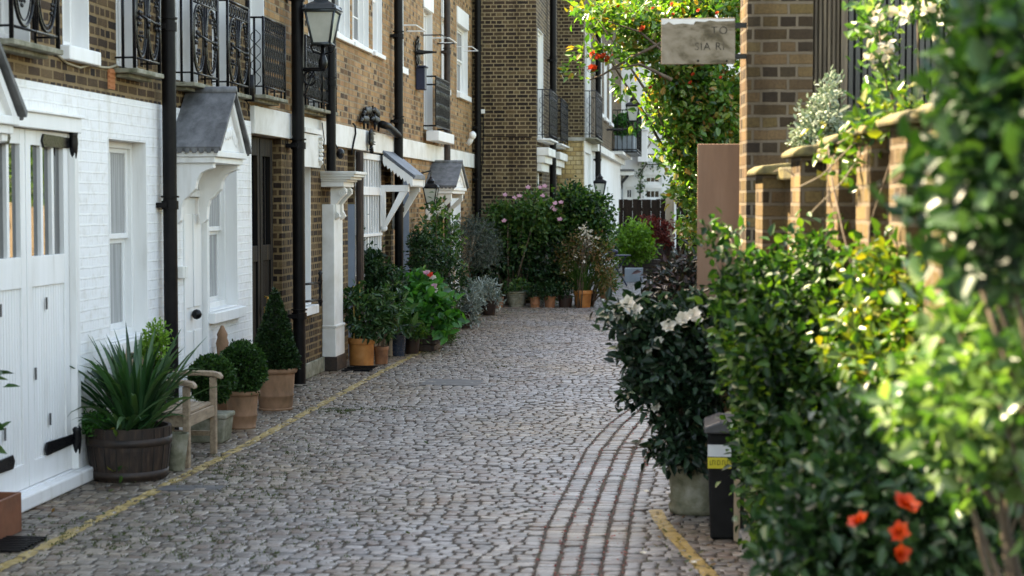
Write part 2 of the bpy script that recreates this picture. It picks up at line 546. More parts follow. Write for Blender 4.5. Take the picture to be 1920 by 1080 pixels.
# foliage
LF = dict(
    strap=leaf_mat('strap_leaf', [(.010, .035, .012), (.016, .055, .018), (.03, .085, .03), (.06, .11, .045)], .32, .2),
    box=leaf_mat('box_leaf', [(.008, .024, .006), (.014, .042, .010), (.026, .07, .016), (.05, .105, .025)], .45, .2, .35),
    yew=leaf_mat('yew_leaf', [(.006, .018, .006), (.010, .03, .009), (.018, .048, .013), (.035, .07, .02)], .45, .15),
    laurel=leaf_mat('laurel_leaf', [(.011, .036, .011), (.022, .064, .019), (.04, .10, .03), (.09, .15, .06)], .28, .2),
    bright=leaf_mat('hydrangea_leaf', [(.014, .062, .015), (.026, .115, .024), (.045, .18, .034), (.08, .24, .055)], .38, .3),
    lime=leaf_mat('lime_leaf', [(.05, .11, .015), (.09, .19, .025), (.15, .28, .035), (.20, .33, .06)], .4, .4),
    deep=leaf_mat('deep_green_leaf', [(.005, .018, .007), (.010, .034, .011), (.019, .055, .017), (.042, .09, .032)], .36, .2, .45),
    fern=leaf_mat('fern_leaf', [(.02, .085, .015), (.035, .14, .02), (.05, .18, .03)], .5, .35),
    silver=leaf_mat('silver_leaf', [(.14, .18, .15), (.24, .29, .255), (.36, .41, .37)], .65, .15, tcol=(1, 1.1, .9)),
    olive=leaf_mat('olive_leaf', [(.02, .034, .024), (.045, .065, .048), (.10, .125, .10)], .45, .15, tcol=(1, 1.1, .9)),
    rose=leaf_mat('rose_leaf', [(.013, .046, .011), (.028, .082, .018), (.055, .125, .028), (.11, .17, .04)], .4, .3),
    mixed=leaf_mat('russet_leaf', [(.02, .045, .012), (.05, .075, .018), (.12, .10, .03), (.20, .10, .05)], .45, .3),
    red=leaf_mat('red_maple_leaf', [(.06, .010, .008), (.13, .02, .014), (.22, .04, .02)], .45, .3, tcol=(1.6, .8, .6)),
    purple=leaf_mat('dark_bronze_leaf', [(.012, .014, .012), (.02, .03, .022), (.05, .022, .022), (.035, .055, .04)], .3, .12),
    camellia=leaf_mat('camellia_leaf', [(.004, .015, .008), (.009, .026, .013), (.017, .043, .021), (.045, .085, .045)], .3, .15, .5),
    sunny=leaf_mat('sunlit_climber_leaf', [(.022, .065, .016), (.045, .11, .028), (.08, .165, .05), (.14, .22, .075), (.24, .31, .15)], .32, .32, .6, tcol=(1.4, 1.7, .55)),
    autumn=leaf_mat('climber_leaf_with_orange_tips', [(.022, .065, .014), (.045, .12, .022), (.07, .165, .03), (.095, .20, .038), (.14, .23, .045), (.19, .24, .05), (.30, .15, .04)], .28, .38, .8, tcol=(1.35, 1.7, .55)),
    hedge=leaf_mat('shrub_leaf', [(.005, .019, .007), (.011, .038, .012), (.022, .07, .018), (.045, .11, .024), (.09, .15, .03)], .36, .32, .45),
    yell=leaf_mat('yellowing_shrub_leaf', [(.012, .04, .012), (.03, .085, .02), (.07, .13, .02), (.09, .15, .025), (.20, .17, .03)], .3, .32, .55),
    whitish=leaf_mat('pale_variegated_leaf', [(.09, .15, .09), (.20, .27, .18), (.42, .46, .38)], .55, .15, tcol=(1, 1.05, .85)),
    grass=leaf_mat('grass_blade', [(.02, .06, .012), (.04, .10, .018), (.09, .14, .03)], .5, .3),
    moss=leaf_mat('moss', [(.03, .04, .012), (.055, .075, .018), (.075, .10, .03)], .8, .1),
    petalw=leaf_mat('white_petal', [(.48, .43, .32), (.60, .56, .46), (.70, .67, .60)], .55, .25, tcol=(1, .95, .85)),
    petalo=leaf_mat('orange_petal', [(.42, .025, .006), (.55, .045, .008), (.62, .08, .012)], .5, .3, tcol=(1.1, .8, .5)),
    petalp=leaf_mat('pink_petal', [(.42, .16, .24), (.55, .26, .34), (.62, .38, .44)], .55, .3, tcol=(1, .9, .9)),
    petalr=leaf_mat('red_petal', [(.55, .03, .02), (.7, .06, .03)], .5, .3, tcol=(1, .8, .7)),
    petald=leaf_mat('fallen_dark_petal', [(.16, .02, .02), (.26, .05, .04), (.34, .12, .10)], .7, .1, tcol=(1, .8, .8)),
)

# ------------------------------------------------------------------ foliage builders
def unit(a):
    return a / np.maximum(np.linalg.norm(a, axis=-1, keepdims=True), 1e-9)


def leaves(P, D, N, L, W, droop=.15, fold=.18):
    D = unit(D)
    S = unit(np.cross(D, N))
    N = np.cross(S, D)
    L = L[:, None]
    W = W[:, None]
    t = P + D * L - N * droop * L
    l1 = P + D * .34 * L + S * .5 * W + N * fold * W
    r1 = P + D * .34 * L - S * .5 * W + N * fold * W
    m = P + D * .70 * L - N * droop * .45 * L
    l2 = m + S * .37 * W + N * fold * .7 * W
    r2 = m - S * .37 * W + N * fold * .7 * W
    V = np.stack([P, l1, l2, t, r2, r1], 1).reshape(-1, 3)
    k = np.arange(len(P))[:, None] * 6
    Q = np.concatenate([k + np.array([0, 1, 2, 3]), k + np.array([0, 3, 4, 5])], 0)
    return V, Q


def clump_points(blobs, rng, per, cl, up, out, inner):
    Ps, Ds, Ns = [], [], []
    for (c, rad, n) in blobs:
        c, rad = np.array(c, float), np.array(rad, float)
        d = unit(rng.normal(size=(n, 3)))
        lump = np.ones(n)
        for _ in range(7):
            a = unit(rng.normal(size=3))
            lump += .34 * np.maximum(0, d @ a) ** 4 * rng.uniform(-.7, 1)
        s = inner + (1 - inner) * rng.random(n) ** .6
        ctr = c + d * rad * (s * lump)[:, None]
        i = np.repeat(np.arange(n), per)
        p = ctr[i] + rng.normal(size=(len(i), 3)) * cl
        dd = d[i] * out + rng.normal(size=(len(i), 3)) * .7 + np.array([0, 0, up])
        nn = d[i] * .5 + np.array([0, 0, .6]) + rng.normal(size=(len(i), 3)) * .5
        Ps.append(p); Ds.append(dd); Ns.append(nn)
    P, D, N = np.concatenate(Ps), np.concatenate(Ds), np.concatenate(Ns)
    ok = P[:, 2] > .03
    return P[ok], D[ok], N[ok]


def foliage(name, mat, parent, blobs, L, W=None, per=8, cl=.06, up=.25, out=.8, inner=.45, seed=0, droop=.2, fold=.18, var=.42, cut=None):
    rng = np.random.default_rng(seed + 100)
    P, D, N = clump_points(blobs, rng, per, cl, up, out, inner)
    if cut is not None:
        ok = cut(P)
        P, D, N = P[ok], D[ok], N[ok]
    n = len(P)
    Ls = L * (1 + var * rng.uniform(-1, 1, n))
    V, Q = leaves(P, D, N, Ls, Ls * ((W or L * .5) / L), droop, fold)
    return np_mesh(name, V, Q, LF[mat], parent)


def stems(name, mat, parent, base, blobs, n, r0=.02, r1=.004, seed=0, spread=.05):
    rr = random.Random(seed)
    mb = MB()
    for k in range(n):
        c, rad, _ = blobs[k % len(blobs)]
        d = Vector((rr.gauss(0, 1), rr.gauss(0, 1), rr.gauss(.4, 1))).normalized()
        e = Vector((c[0] + d.x * rad[0] * .8, c[1] + d.y * rad[1] * .8, max(.05, c[2] + d.z * rad[2] * .8)))
        b = Vector(base) + Vector((rr.uniform(-spread, spread), rr.uniform(-spread, spread), 0))
        m1 = b.lerp(e, .35) + Vector((rr.uniform(-.05, .05), rr.uniform(-.05, .05), .08 * (e - b).length))
        m2 = b.lerp(e, .7) + Vector((rr.uniform(-.05, .05), rr.uniform(-.05, .05), .07 * (e - b).length))
        mb.tube([b, m1, m2, e], r0, 5, r2=r1)
    return mb.build(name, M[mat], parent, smooth=True, fix=False)


def blades(name, mat, parent, base, n, length, width, spread=1.0, droop=.6, seed=0, rad=.1, up=.9):
    """arching strap leaves folded along the middle"""
    rng = random.Random(seed)
    V, Q = [], []
    SEG = 7
    for k in range(n):
        az = rng.uniform(0, 2 * math.pi)
        tilt = abs(rng.gauss(0, .5)) * spread
        L = length * rng.uniform(.6, 1.08)
        w = width * rng.uniform(.7, 1.2)
        p = Vector(base) + Vector((math.cos(az), math.sin(az), 0)) * rad * rng.random()
        ang = math.pi / 2 * up - tilt * .6 + (1 - up) * .2
        dr = droop * rng.uniform(.3, 1.5) * (0.4 + tilt)
        hd = Vector((math.cos(az), math.sin(az), 0))
        side = Vector((-math.sin(az), math.cos(az), 0)) * (1 if rng.random() < .5 else -1)
        tw = rng.uniform(-.5, .5)
        k0 = len(V)
        for i in range(SEG + 1):
            t = i / SEG
            a = ang - dr * t * t * 2.2
            dirv = hd * math.cos(a) + Vector((0, 0, math.sin(a)))
            nrm = hd * -math.sin(a) + Vector((0, 0, math.cos(a)))
            sd = (side * math.cos(tw) + nrm * math.sin(tw)).normalized()
            ww = w * (.75 + .5 * t if t < .4 else .95 * (1 - ((t - .4) / .6) ** 2.2) + .02) * .5
            V += [p + sd * ww + nrm * ww * .5, p.copy(), p - sd * ww + nrm * ww * .5]
            p = p + dirv * (L / SEG)
        for i in range(SEG):
            a0 = k0 + i * 3
            Q += [(a0, a0 + 1, a0 + 4, a0 + 3), (a0 + 1, a0 + 2, a0 + 5, a0 + 4)]
    return np_mesh(name, np.array([tuple(v) for v in V]), np.array(Q), LF[mat], parent)


def flower_object(name, mat, parent, at, size, petals=7, rows=2, seed=0, face=(0, -.6, .6), cupped=.5):
    rng = np.random.default_rng(seed)
    f = unit(np.array(face, float))
    a = unit(np.cross(f, [.3, .2, 1]))
    b = np.cross(f, a)
    P, D, N, L = [], [], [], []
    for r in range(rows):
        for k in range(petals):
            th = 2 * math.pi * (k + .5 * r) / petals + rng.uniform(-.2, .2)
            rad = a * math.cos(th) + b * math.sin(th)
            tilt = cupped * (.5 + r * .6)
            D.append(rad * math.cos(tilt) + f * math.sin(tilt))
            N.append(f - rad * .3)
            P.append(np.array(at, float))
            L.append(size * (1 - .22 * r) * rng.uniform(.85, 1.1))
    L = np.array(L)
    V, Q = leaves(np.array(P), np.array(D), np.array(N), L, L * .8, -.1, .12)
    return np_mesh(name, V, Q, LF[mat], parent)


def pot(parent, c, rt, rb, h, mat='terra', style='rim', n=28, soil=True):
    c = Vector(c)
    if style == 'rim':
        prof = [(rb, 0), (rb + (rt * .92 - rb) * .78, h * .78), (rt * .985, h * .79), (rt, h * .98), (rt * .97, h), (rt * .86, h), (rt * .84, h * .9)]
    elif style == 'roll':
        f = lambda t: rb + (rt * .9 - rb) * t ** .85
        prof = [(rb * 1.02, 0), (rb * 1.05, h * .04), (rb, h * .06)]
        for t in (.18, .30): prof.append((f(t), h * t))
        prof += [(f(.33) * 1.04, h * .33), (f(.36) * 1.045, h * .36), (f(.39), h * .39), (f(.6), h * .6), (f(.86), h * .86), (rt * .97, h * .885), (rt, h * .93), (rt * .99, h * .98), (rt * .93, h), (rt * .84, h * .985), (rt * .82, h * .9)]
    elif style == 'basket':
        prof = [(rb, 0)]
        for k in range(7):
            t = .08 + k * .115
            r = rb + (rt * .95 - rb) * t ** .7
            prof += [(r * 1.025, h * t), (r * .985, h * (t + .085))]
        prof += [(rt, h * .9), (rt * 1.03, h * .95), (rt, h), (rt * .88, h), (rt * .86, h * .9)]
    else:
        prof = [(rb, 0), (rb + (rt - rb) * .5, h * .5), (rt, h), (rt * .9, h), (rt * .88, h * .9)]
    o = MB().lathe(prof, c, n, .006).build('pot', M[mat], parent, smooth=True)
    for p in o.data.polygons:
        if len(p.vertices) > 4: p.use_smooth = False
    e = o.modifiers.new('edges', 'EDGE_SPLIT')
    e.split_angle = R(50)
    if soil:
        MB().lathe([(rt * .86, h * .88), (rt * .5, h * .90), (.01, h * .905)], c, 16).build('soil', M['soil'], parent)
    return o


# ------------------------------------------------------------------ building parts
def wall(name, mat, parent, T, u0, u1, v0, v1, holes=(), th=.3, sides=True):
    mb = MB(T)
    us, vs_ = {u0, u1}, {v0, v1}
    for (a, b, c, d) in holes:
        for x in (a, b):
            if u0 < x < u1: us.add(x)
        for x in (c, d):
            if v0 < x < v1: vs_.add(x)
    us, vs_ = sorted(us), sorted(vs_)
    inh = lambda u, v: any(a < u < b and c < v < d for (a, b, c, d) in holes)
    solid = {}
    for i in range(len(us) - 1):
        for j in range(len(vs_) - 1):
            solid[i, j] = not inh((us[i] + us[i + 1]) / 2, (vs_[j] + vs_[j + 1]) / 2)
    for (i, j), s in solid.items():
        if not s: continue
        a, b, c, d = us[i], us[i + 1], vs_[j], vs_[j + 1]
        mb.quad((a, 0, c), (b, 0, c), (b, 0, d), (a, 0, d))
        mb.quad((a, -th, c), (b, -th, c), (b, -th, d), (a, -th, d))
        if not solid.get((i - 1, j), False): mb.quad((a, 0, c), (a, -th, c), (a, -th, d), (a, 0, d))
        if not solid.get((i + 1, j), False): mb.quad((b, 0, c), (b, -th, c), (b, -th, d), (b, 0, d))
        if not solid.get((i, j - 1), False): mb.quad((a, 0, c), (b, 0, c), (b, -th, c), (a, -th, c))
        if not solid.get((i, j + 1), False): mb.quad((a, 0, d), (b, 0, d), (b, -th, d), (a, -th, d))
    return mb.build(name, M[mat], parent)


def sash(parent, T, ua, ub, va, vb, rec=.11, cols=2, rows=1, sill=.1, pm='pane', name='window', fr=.045, mid=True, mat='white', lin=True, sproj=.07, sdrop=.1):
    e = .002
    w = MB(T)
    if lin:
        w.box(ua + e, ua + .014, -rec - .06, .004, va + e, vb - e)
        w.box(ub - .014, ub - e, -rec - .06, .004, va + e, vb - e)
        w.box(ua + .014, ub - .014, -rec - .06, .004, vb - .014, vb - e)
    a, b, c, d = ua + .014, ub - .014, va + e, vb - .014
    w.box(a, a + .035, -rec - .05, -rec + .012, c, d)
    w.box(b - .035, b, -rec - .05, -rec + .012, c, d)
    w.box(a + .035, b - .035, -rec - .05, -rec + .010, d - .05, d)
    w.box(a + .035, b - .035, -rec - .05, -rec + .010, c, c + .06)
    a, b, c, d = a + .035, b - .035, c + .06, d - .05
    vm = (c + d) / 2
    parts = [(c, vm, -rec - .045), (vm, d, -rec - .015)] if mid else [(c, d, -rec - .02)]
    for (v0, v1, n0) in parts:
        w.box(a, a + fr, n0 - .03, n0, v0, v1)
        w.box(b - fr, b, n0 - .03, n0, v0, v1)
        w.box(a + fr, b - fr, n0 - .031, n0 + .001, v0, v0 + fr * .9)
        w.box(a + fr, b - fr, n0 - .031, n0 + .001, v1 - fr * .8, v1)
        for k in range(1, cols):
            u = a + fr + (b - a - 2 * fr) * k / cols
            w.box(u - .010, u + .010, n0 - .022, n0 - .002, v0 + fr * .9, v1 - fr * .8)
        for k in range(1, rows):
            v = v0 + (v1 - v0) * k / rows
            w.box(a + fr, b - fr, n0 - .020, n0 - .004, v - .010, v + .010)
    o = w.build(name, M[mat], parent, bevel=.003)
    g = MB(T)
    for (v0, v1, n0) in parts:
        g.box(a + .01, b - .01, n0 - .020, n0 - .014, v0 + .01, v1 - .01)
    g.build('pane', M[pm], o)
    if sill:
        s = MB(T)
        s.box(ua - .05, ub + .06, -.004 - .0, sproj, va - sdrop, va - .002)
        s.box(ua + .004, ub - .004, -rec - .03, .0, va - .03, va + .012)
        s.build('sill', M[mat], o, bevel=.008)
    return o


def ellipse(T, u, v, ru, rv, n0, seg=22, a0=0, a1=2 * math.pi):
    return [T((u + ru * math.cos(a0 + (a1 - a0) * k / seg), n0, v + rv * math.sin(a0 + (a1 - a0) * k / seg))) for k in range(seg)]


def rosette(mb, c, r, seed=0):
    rr = random.Random(seed)
    c = Vector(c)
    mb.blob(c, (r * .35,) * 3, seed, .1, 1)
    for k in range(6):
        a = k * math.pi / 3
        mb.blob(c + Vector((rr.uniform(-.008, .012), math.cos(a) * r * .65, math.sin(a) * r * .9)), (r * .25, r * .36, r * .42), seed + k, .2, 1)


def balcony(parent, T, ua, ub, v0, h, proj=.14, style='scroll', ledge='mossy'):
    ld = MB(T)
    ld.box(ua - .03, ub + .02, .0, proj + .03, v0 - .035, v0)
    ld.box(ua + .02, ub - .04, .0, proj - .05, v0 - .065, v0 - .036)
    o = ld.build('balcony', M[ledge], parent, bevel=.006)
    r = MB()
    P = lambda u, n, v: T((u, n, v))
    b = lambda p, q, rad=.008, n=5: r.tube([P(*p), P(*q)], rad, n)
    top = v0 + h
    # posts and returns to the wall
    for u in (ua, ub):
        bb = MB(T)
        r.v, r.f  # keep
        for (x0, x1) in ((u - .011, u + .011),):
            r.add([P(a, n, c) for c in (v0, top) for n in (proj - .011, proj + .011) for a in (x0, x1)], [(0, 1, 3, 2), (4, 6, 7, 5), (0, 4, 5, 1), (2, 3, 7, 6), (0, 2, 6, 4), (1, 5, 7, 3)])
        b((u, .0, top), (u, proj, top), .010)
        b((u, .0, v0 + .08), (u, proj, v0 + .08), .008)
    um = ua - .0
    b((ua, proj * .42, v0), (ua, proj * .42, top), .012)
    b((ua - .01, proj, top), (ub + .01, proj, top), .013)
    b((ua, proj, v0 + .08), (ub, proj, v0 + .08), .010)
    w = ub - ua
    if style == 'scroll':
        fz = top - .13
        b((ua, proj, fz), (ub, proj, fz), .009)
        b((ua, proj, top - .03), (ub, proj, top - .03), .007)
        n = max(4, int(w / .085))
        for k in range(n):
            u = ua + w * (k + .5) / n
            r.tube(ellipse(T, u, fz + .05, w / n * .36, .042, proj, 10), .007, 4, True)
        m = (ua + ub) / 2
        hb, ht = v0 + .09, fz - .01
        vm = (hb + ht) / 2
        for s in (-1, 1):
            r.tube(ellipse(T, m + s * w * .24, vm, w * .22, (ht - hb) * .49, proj, 26), .011, 5, True, flat=1.0)
            r.tube(ellipse(T, m + s * w * .24, vm, w * .16, (ht - hb) * .43, proj, 26), .006, 4, True)
            b((m + s * w * .03, proj, hb), (m + s * w * .10, proj, ht), .010)
            for dv in (.0, .13, -.13, .22):
                rosette(r, P(m + s * w * (.36 - abs(dv) * .3), proj + .012, vm + dv), .052 if dv == 0 else .036, int(dv * 100) + 7 * s + 20)
        b((m - w * .34, proj + .01, vm + .03), (m + w * .34, proj + .01, vm - .0), .010)
        rosette(r, P(m, proj + .012, vm), .05, 3)
        b((m, proj, v0), (m, proj, ht), .010)
    else:
        fz = top - .12
        b((ua, proj, fz), (ub, proj, fz), .008)
        n = max(5, int(w / .07))
        for k in range(n):
            u = ua + w * (k + .5) / n
            r.tube(ellipse(T, u, fz + .06, w / n * .36, .05, proj, 10), .006, 4, True)
        for k in range(n + 1):
            u = ua + w * k / n
            for s in (-1, 1):
                r.tube([P(u + s * w / n * .36 * math.sin(t * math.pi * 4 / 12 + (k % 2) * math.pi), proj, v0 + .08 + (fz - v0 - .08) * t / 12) for t in range(13)], .006, 4)
        for k in range(3):
            u = ua + w * (k + .5) / 3
            b((u, proj, v0), (u, proj, v0 + .08), .01)
        # side return lattice
        for s in (-1, 1):
            r.tube([P(ua, proj * (.5 + .35 * s * math.sin(t * math.pi / 3)), v0 + .08 + (fz - v0 - .08) * t / 12) for t in range(13)], .005, 4)
    r.build('railing', M['iron'], o, smooth=True, fix=False)
    return o


def drainpipe(parent, X, Y, z0, z1, r=.055, collars=(), name='drainpipe', mat='pipe', shoe=False):
    mb = MB()
    mb.tube([(X, Y, z0), (X, Y, (z0 + z1) / 2), (X, Y, z1)], r, 16)
    for z in collars:
        mb.tube([(X, Y, z - .035), (X, Y, z + .035)], r * 1.22, 16)
        mb.tube([(X, Y, z + .06), (X, Y, z + .075)], r * 1.3, 16)
        mb.box(X - r * 1.6, X + .0, Y - r * 1.7, Y + r * 1.7, z - .02, z + .02)
    o = mb.build(name, M[mat], parent, smooth=True)
    o.modifiers.new('edges', 'EDGE_SPLIT').split_angle = R(40)
    return o


def gabled_hood(parent, T, ua, ub, ve, vr, proj, roofmat='lead', bracket='scroll', bh=.5, back=0.0):
    um = (ua + ub) / 2
    roof = MB(T)
    t = .03
    for (a, s) in ((ua, -1), (ub, 1)):
        roof.prism([(a + s * .03, back, ve - .02), (um, back, vr), (um, back, vr + t), (a + s * .06, back, ve - .005)], (0, 0, 0)) if False else None
        q = [(a + s * .05, back, ve - .03), (um, back, vr), (um, back, vr + t * 1.2), (a + s * .065, back, ve + .005)]
        q = [Vector(p) for p in q]
        roof.prism(q, (0, proj + .05 - back, 0))
        k = int((proj - back) / .055)
        for i in range(k):
            n0 = back + (proj + .04 - back) * i / k
            nn = (proj + .04 - back) / k
            u0 = a + s * .06
            roof.prism([(u0, n0 + .002, ve), (u0, n0 + nn - .002, ve), (u0 + s * .002, n0 + nn * .75, ve - .045), (u0 + s * .002, n0 + nn * .25, ve - .045)], (s * -.012, 0, 0))
    o = roof.build('door_hood', M[roofmat], parent, bevel=.004)
    rd = MB(T)
    rd.tube([(um, back, vr + .035), (um, proj + .055, vr + .035)], .032, 10) if False else None
    r2 = MB()
    r2.tube([T((um, back, vr + .03)), T((um, proj + .05, vr + .03))], .036, 10)
    r2.build('ridge_roll', M[roofmat], o, smooth=True)
    g = MB(T)
    g.prism([(ua + .02, proj - .05, ve - .02), (ub - .02, proj - .05, ve - .02), (um, proj - .05, vr - .01)], (0, .03, 0))
    # raised bargeboards and relief
    for (a, s) in ((ua, 1), (ub, -1)):
        g.prism([(a, proj - .02, ve - .03), (a + s * .07, proj - .02, ve - .03), (um, proj - .02, vr - .075), (um, proj - .02, vr)], (0, .035, 0))
    rr = random.Random(4)
    hh = vr - ve
    for k in range(9):
        f = (k + .5) / 9
        g.blob((ua + (ub - ua) * (.2 + .6 * f), proj - .018, ve + .05 + hh * .38 * (1 - abs(f - .5) * 2) * rr.uniform(.4, 1)), (.05, .012, .05), k, .3, 1)
    g.build('gable', M['white'], o)
    c = MB(T)
    c.box(ua - .03, ub + .03, .002, proj + .015, ve - .075, ve - .025)
    c.box(ua - .01, ub + .01, .002, proj - .015, ve - .125, ve - .076)
    c.build('cornice', M['white'], o, bevel=.006)
    v = ve - .126
    for u in (ua + .02, ub - .10):
        b = MB(T)
        p = proj - .04
        if bracket == 'scroll':
            pr = [(0, v), (p, v), (p, v - .04), (p * .86, v - .055), (p * .70, v - .08), (p * .6, v - .14), (p * .56, v - .21), (p * .44, v - .25), (p * .40, v - .27), (p * .28, v - .30), (p * .22, v - .36), (p * .20, v - bh + .03), (p * .12, v - bh), (0, v - bh)]
            b.prism([(u, .003 + n, z) for n, z in pr], (.08, 0, 0))
        else:
            b.box(u, u + .08, .002, p, v - .07, v)
            b.box(u, u + .08, .002, .07, v - bh, v - .071)
            b.prism([(u + .01, .07, v - bh + .06), (u + .01, .07, v - bh - .02), (u + .01, p, v - .11), (u + .01, p, v - .071), (u + .01, p - .06, v - .071)], (.06, 0, 0))
        b.build('bracket', M['white'] if bracket == 'scroll' else M['cream'], o, bevel=.004)
    return o


def lantern(name, label, top_c, wt, wb, h, group, mat='lantern', bulb=True):
    """hanging / standing four sided lantern, glass narrowing downwards; top_c = centre of glass top"""
    x, y, z = top_c
    t = thing(name, label, 'lamp', (x, y, z - h), group)
    f = MB()
    ct = [(x + sx * wt / 2, y + sy * wt / 2, z) for sx, sy in ((-1, -1), (1, -1), (1, 1), (-1, 1))]
    cb = [(x + sx * wb / 2, y + sy * wb / 2, z - h) for sx, sy in ((-1, -1), (1, -1), (1, 1), (-1, 1))]
    r = wt * .045
    for i in range(4):
        f.tube([cb[i], ct[i]], r, 5)
        f.tube([ct[i], ct[(i + 1) % 4]], r * 1.4, 5)
        f.tube([cb[i], cb[(i + 1) % 4]], r * 1.3, 5)
        f.blob((ct[i][0], ct[i][1], z + r * 2.2), (r * 1.7, r * 1.7, r * 2.6), i, 0, 1)
    f.build('frame', M[mat], t, smooth=True, fix=False)
    g = MB()
    k = .97
    for i in range(4):
        j = (i + 1) % 4
        m = lambda p: (x + (p[0] - x) * k, y + (p[1] - y) * k, p[2])
        g.quad(m(cb[i]), m(cb[j]), m(ct[j]), m(ct[i]))
    g.build('glass', M['glow'], t)
    c = MB()
    w = wt / 2
    ring = lambda s, zz: [(x + sx * s, y + sy * s, zz) for sx, sy in ((-1, -1), (1, -1), (1, 1), (-1, 1))]
    lv = [ring(w * 1.16, z + .01), ring(w * 1.18, z + wt * .05), ring(w * .92, z + wt * .22), ring(w * .5, z + wt * .34), ring(w * .5, z + wt * .44)]
    for a, b in zip(lv, lv[1:]):
        for i in range(4): c.quad(a[i], a[(i + 1) % 4], b[(i + 1) % 4], b[i])
    c.quad(*lv[0][::-1]); c.quad(*lv[-1])
    c.lathe([(w * .52, wt * .44), (w * .56, wt * .50), (w * .36, wt * .62), (w * .2, wt * .70), (w * .22, wt * .75), (w * .08, wt * .84), (w * .03, wt * .98)], (x, y, z), 12)
    c.build('cap', M[mat], t)
    b = MB()
    b.lathe([(w * .25, -h - wt * .02), (w * .30, -h + wt * .02), (w * .1, -h + wt * .06), (w * .12, -h + wt * .2)], (x, y, z), 10)
    b.build('base', M[mat], t, smooth=True)
    return t


# ------------------------------------------------------------------ the setting: ground, road of setts, markings
gm = MB()
gm.quad((-300, -100, -.06), (300, -100, -.06), (300, 600, -.06), (-300, 600, -.06))
setp(gm.build('ground', M['ground']), 'dark open ground reaching beyond the mews', kind='structure')
be = MB()
be.quad((-4.6, 6, -.0065), (2.6, 6, -.0065), (2.6, 66, -.0065), (-4.6, 66, -.0065))
setp(be.build('road_bed', M['earth']), 'dark earth and moss between the setts', kind='structure')

GL = {}
L1 = [(1000, 1075), (1023, 993), (1065, 910), (1098, 843), (1140, 797), (1177, 770)]
L5 = [(1167, 1080), (1186, 960), (1202, 893), (1219, 843), (1245, 800)]
l1 = [G(*p) for p in L1]
l5 = [G(*p) for p in L5]


def interp(pts, y):
    ys = [p.y for p in pts]
    xs = [p.x for p in pts]
    if y < ys[0]:
        return xs[0] + (xs[1] - xs[0]) / (ys[1] - ys[0]) * (y - ys[0])
    if y > ys[-1]:
        return xs[-1] + .06 * (y - ys[-1])
    return float(np.interp(y, ys, xs))


def right_edge(y):
    return .9 if y < 11 else 1.15


def make_road():
    rr = np.random.default_rng(5)
    V, Q3, Q4 = [], [], []
    cells = []
    y = 7.6
    row = 0
    while y < 63:
        d = rr.uniform(.072, .092)
        xa, xb = interp(l1, y), interp(l5, y)
        segs = []
        left = -4.27 if y < 34.2 else (-3.02 if y < 39.5 else -2.42)
        gut = y < 19
        x = left + rr.uniform(-.1, 0)
        stop = xa if gut else right_edge(y)
        while x < stop - .03:
            w = rr.uniform(.072, .128)
            if x + w > stop - .05: w = stop - x
            segs.append((x, x + w, 0))
            x += w
        if gut:
            n = 4
            for k in range(n):
                a, b = xa + (xb - xa) * k / n, xa + (xb - xa) * (k + 1) / n
                segs.append((a + .003, b - .003, 1))
            x = xb
            while x < right_edge(y):
                w = rr.uniform(.075, .13)
                segs.append((x, x + w, 2))
                x += w
        for (a, b, kind) in segs:
            yo = .012 * math.sin(a * 1.1 + row * .08) + rr.uniform(-.003, .003)
            cells.append((a, b, y + yo, y + yo + d, kind))
        y += d
        row += 1
    n = len(cells)
    C = np.array([c[:4] for c in cells])
    kind = np.array([c[4] for c in cells])
    g = np.where(kind == 1, .007, .0068)
    g = g * rr.uniform(.7, 1.5, n)
    x0, x1, y0, y1 = C[:, 0] + g, C[:, 1] - g, C[:, 2] + .0008, C[:, 3] - .0008
    base = np.stack([np.stack([x0, y0], 1), np.stack([x1, y0], 1), np.stack([x1, y1], 1), np.stack([x0, y1], 1)], 1)
    base = base + rr.uniform(-.0045, .0045, base.shape) * np.array([1.0, .6])
    cen = base.mean(1, keepdims=True)
    hz = rr.normal(0, .0026, n)
    tx, ty = rr.normal(0, .03, n), rr.normal(0, .034, n)

    def ring(k, z):
        p = cen + (base - cen) * np.array([k, k + (1 - k) * .62])
        off = p - cen
        zz = z + hz[:, None] + off[:, :, 0] * tx[:, None] + off[:, :, 1] * ty[:, None]
        return np.concatenate([p, zz[:, :, None]], 2)
    rings = [ring(1.0, -.035), ring(1.0, -.0045), ring(.89, -.0008), ring(.5, .0006)]
    allv = np.concatenate(rings + [np.concatenate([cen, (.002 + hz)[:, None, None]], 2)], 1)   # n,17,3
    V = allv.reshape(-1, 3)
    k0 = (np.arange(n) * 17)[:, None]
    Q = []
    for r in range(3):
        for i in range(4):
            j = (i + 1) % 4
            Q.append(k0 + np.array([r * 4 + i, r * 4 + j, r * 4 + 4 + j, r * 4 + 4 + i]))
    Q.append(k0 + np.array([12, 13, 14, 16]))
    Q.append(k0 + np.array([12, 16, 14, 15]))
    Q = np.concatenate(Q, 0)
    return np_mesh('road', V, Q, M['sett'], smooth=True)


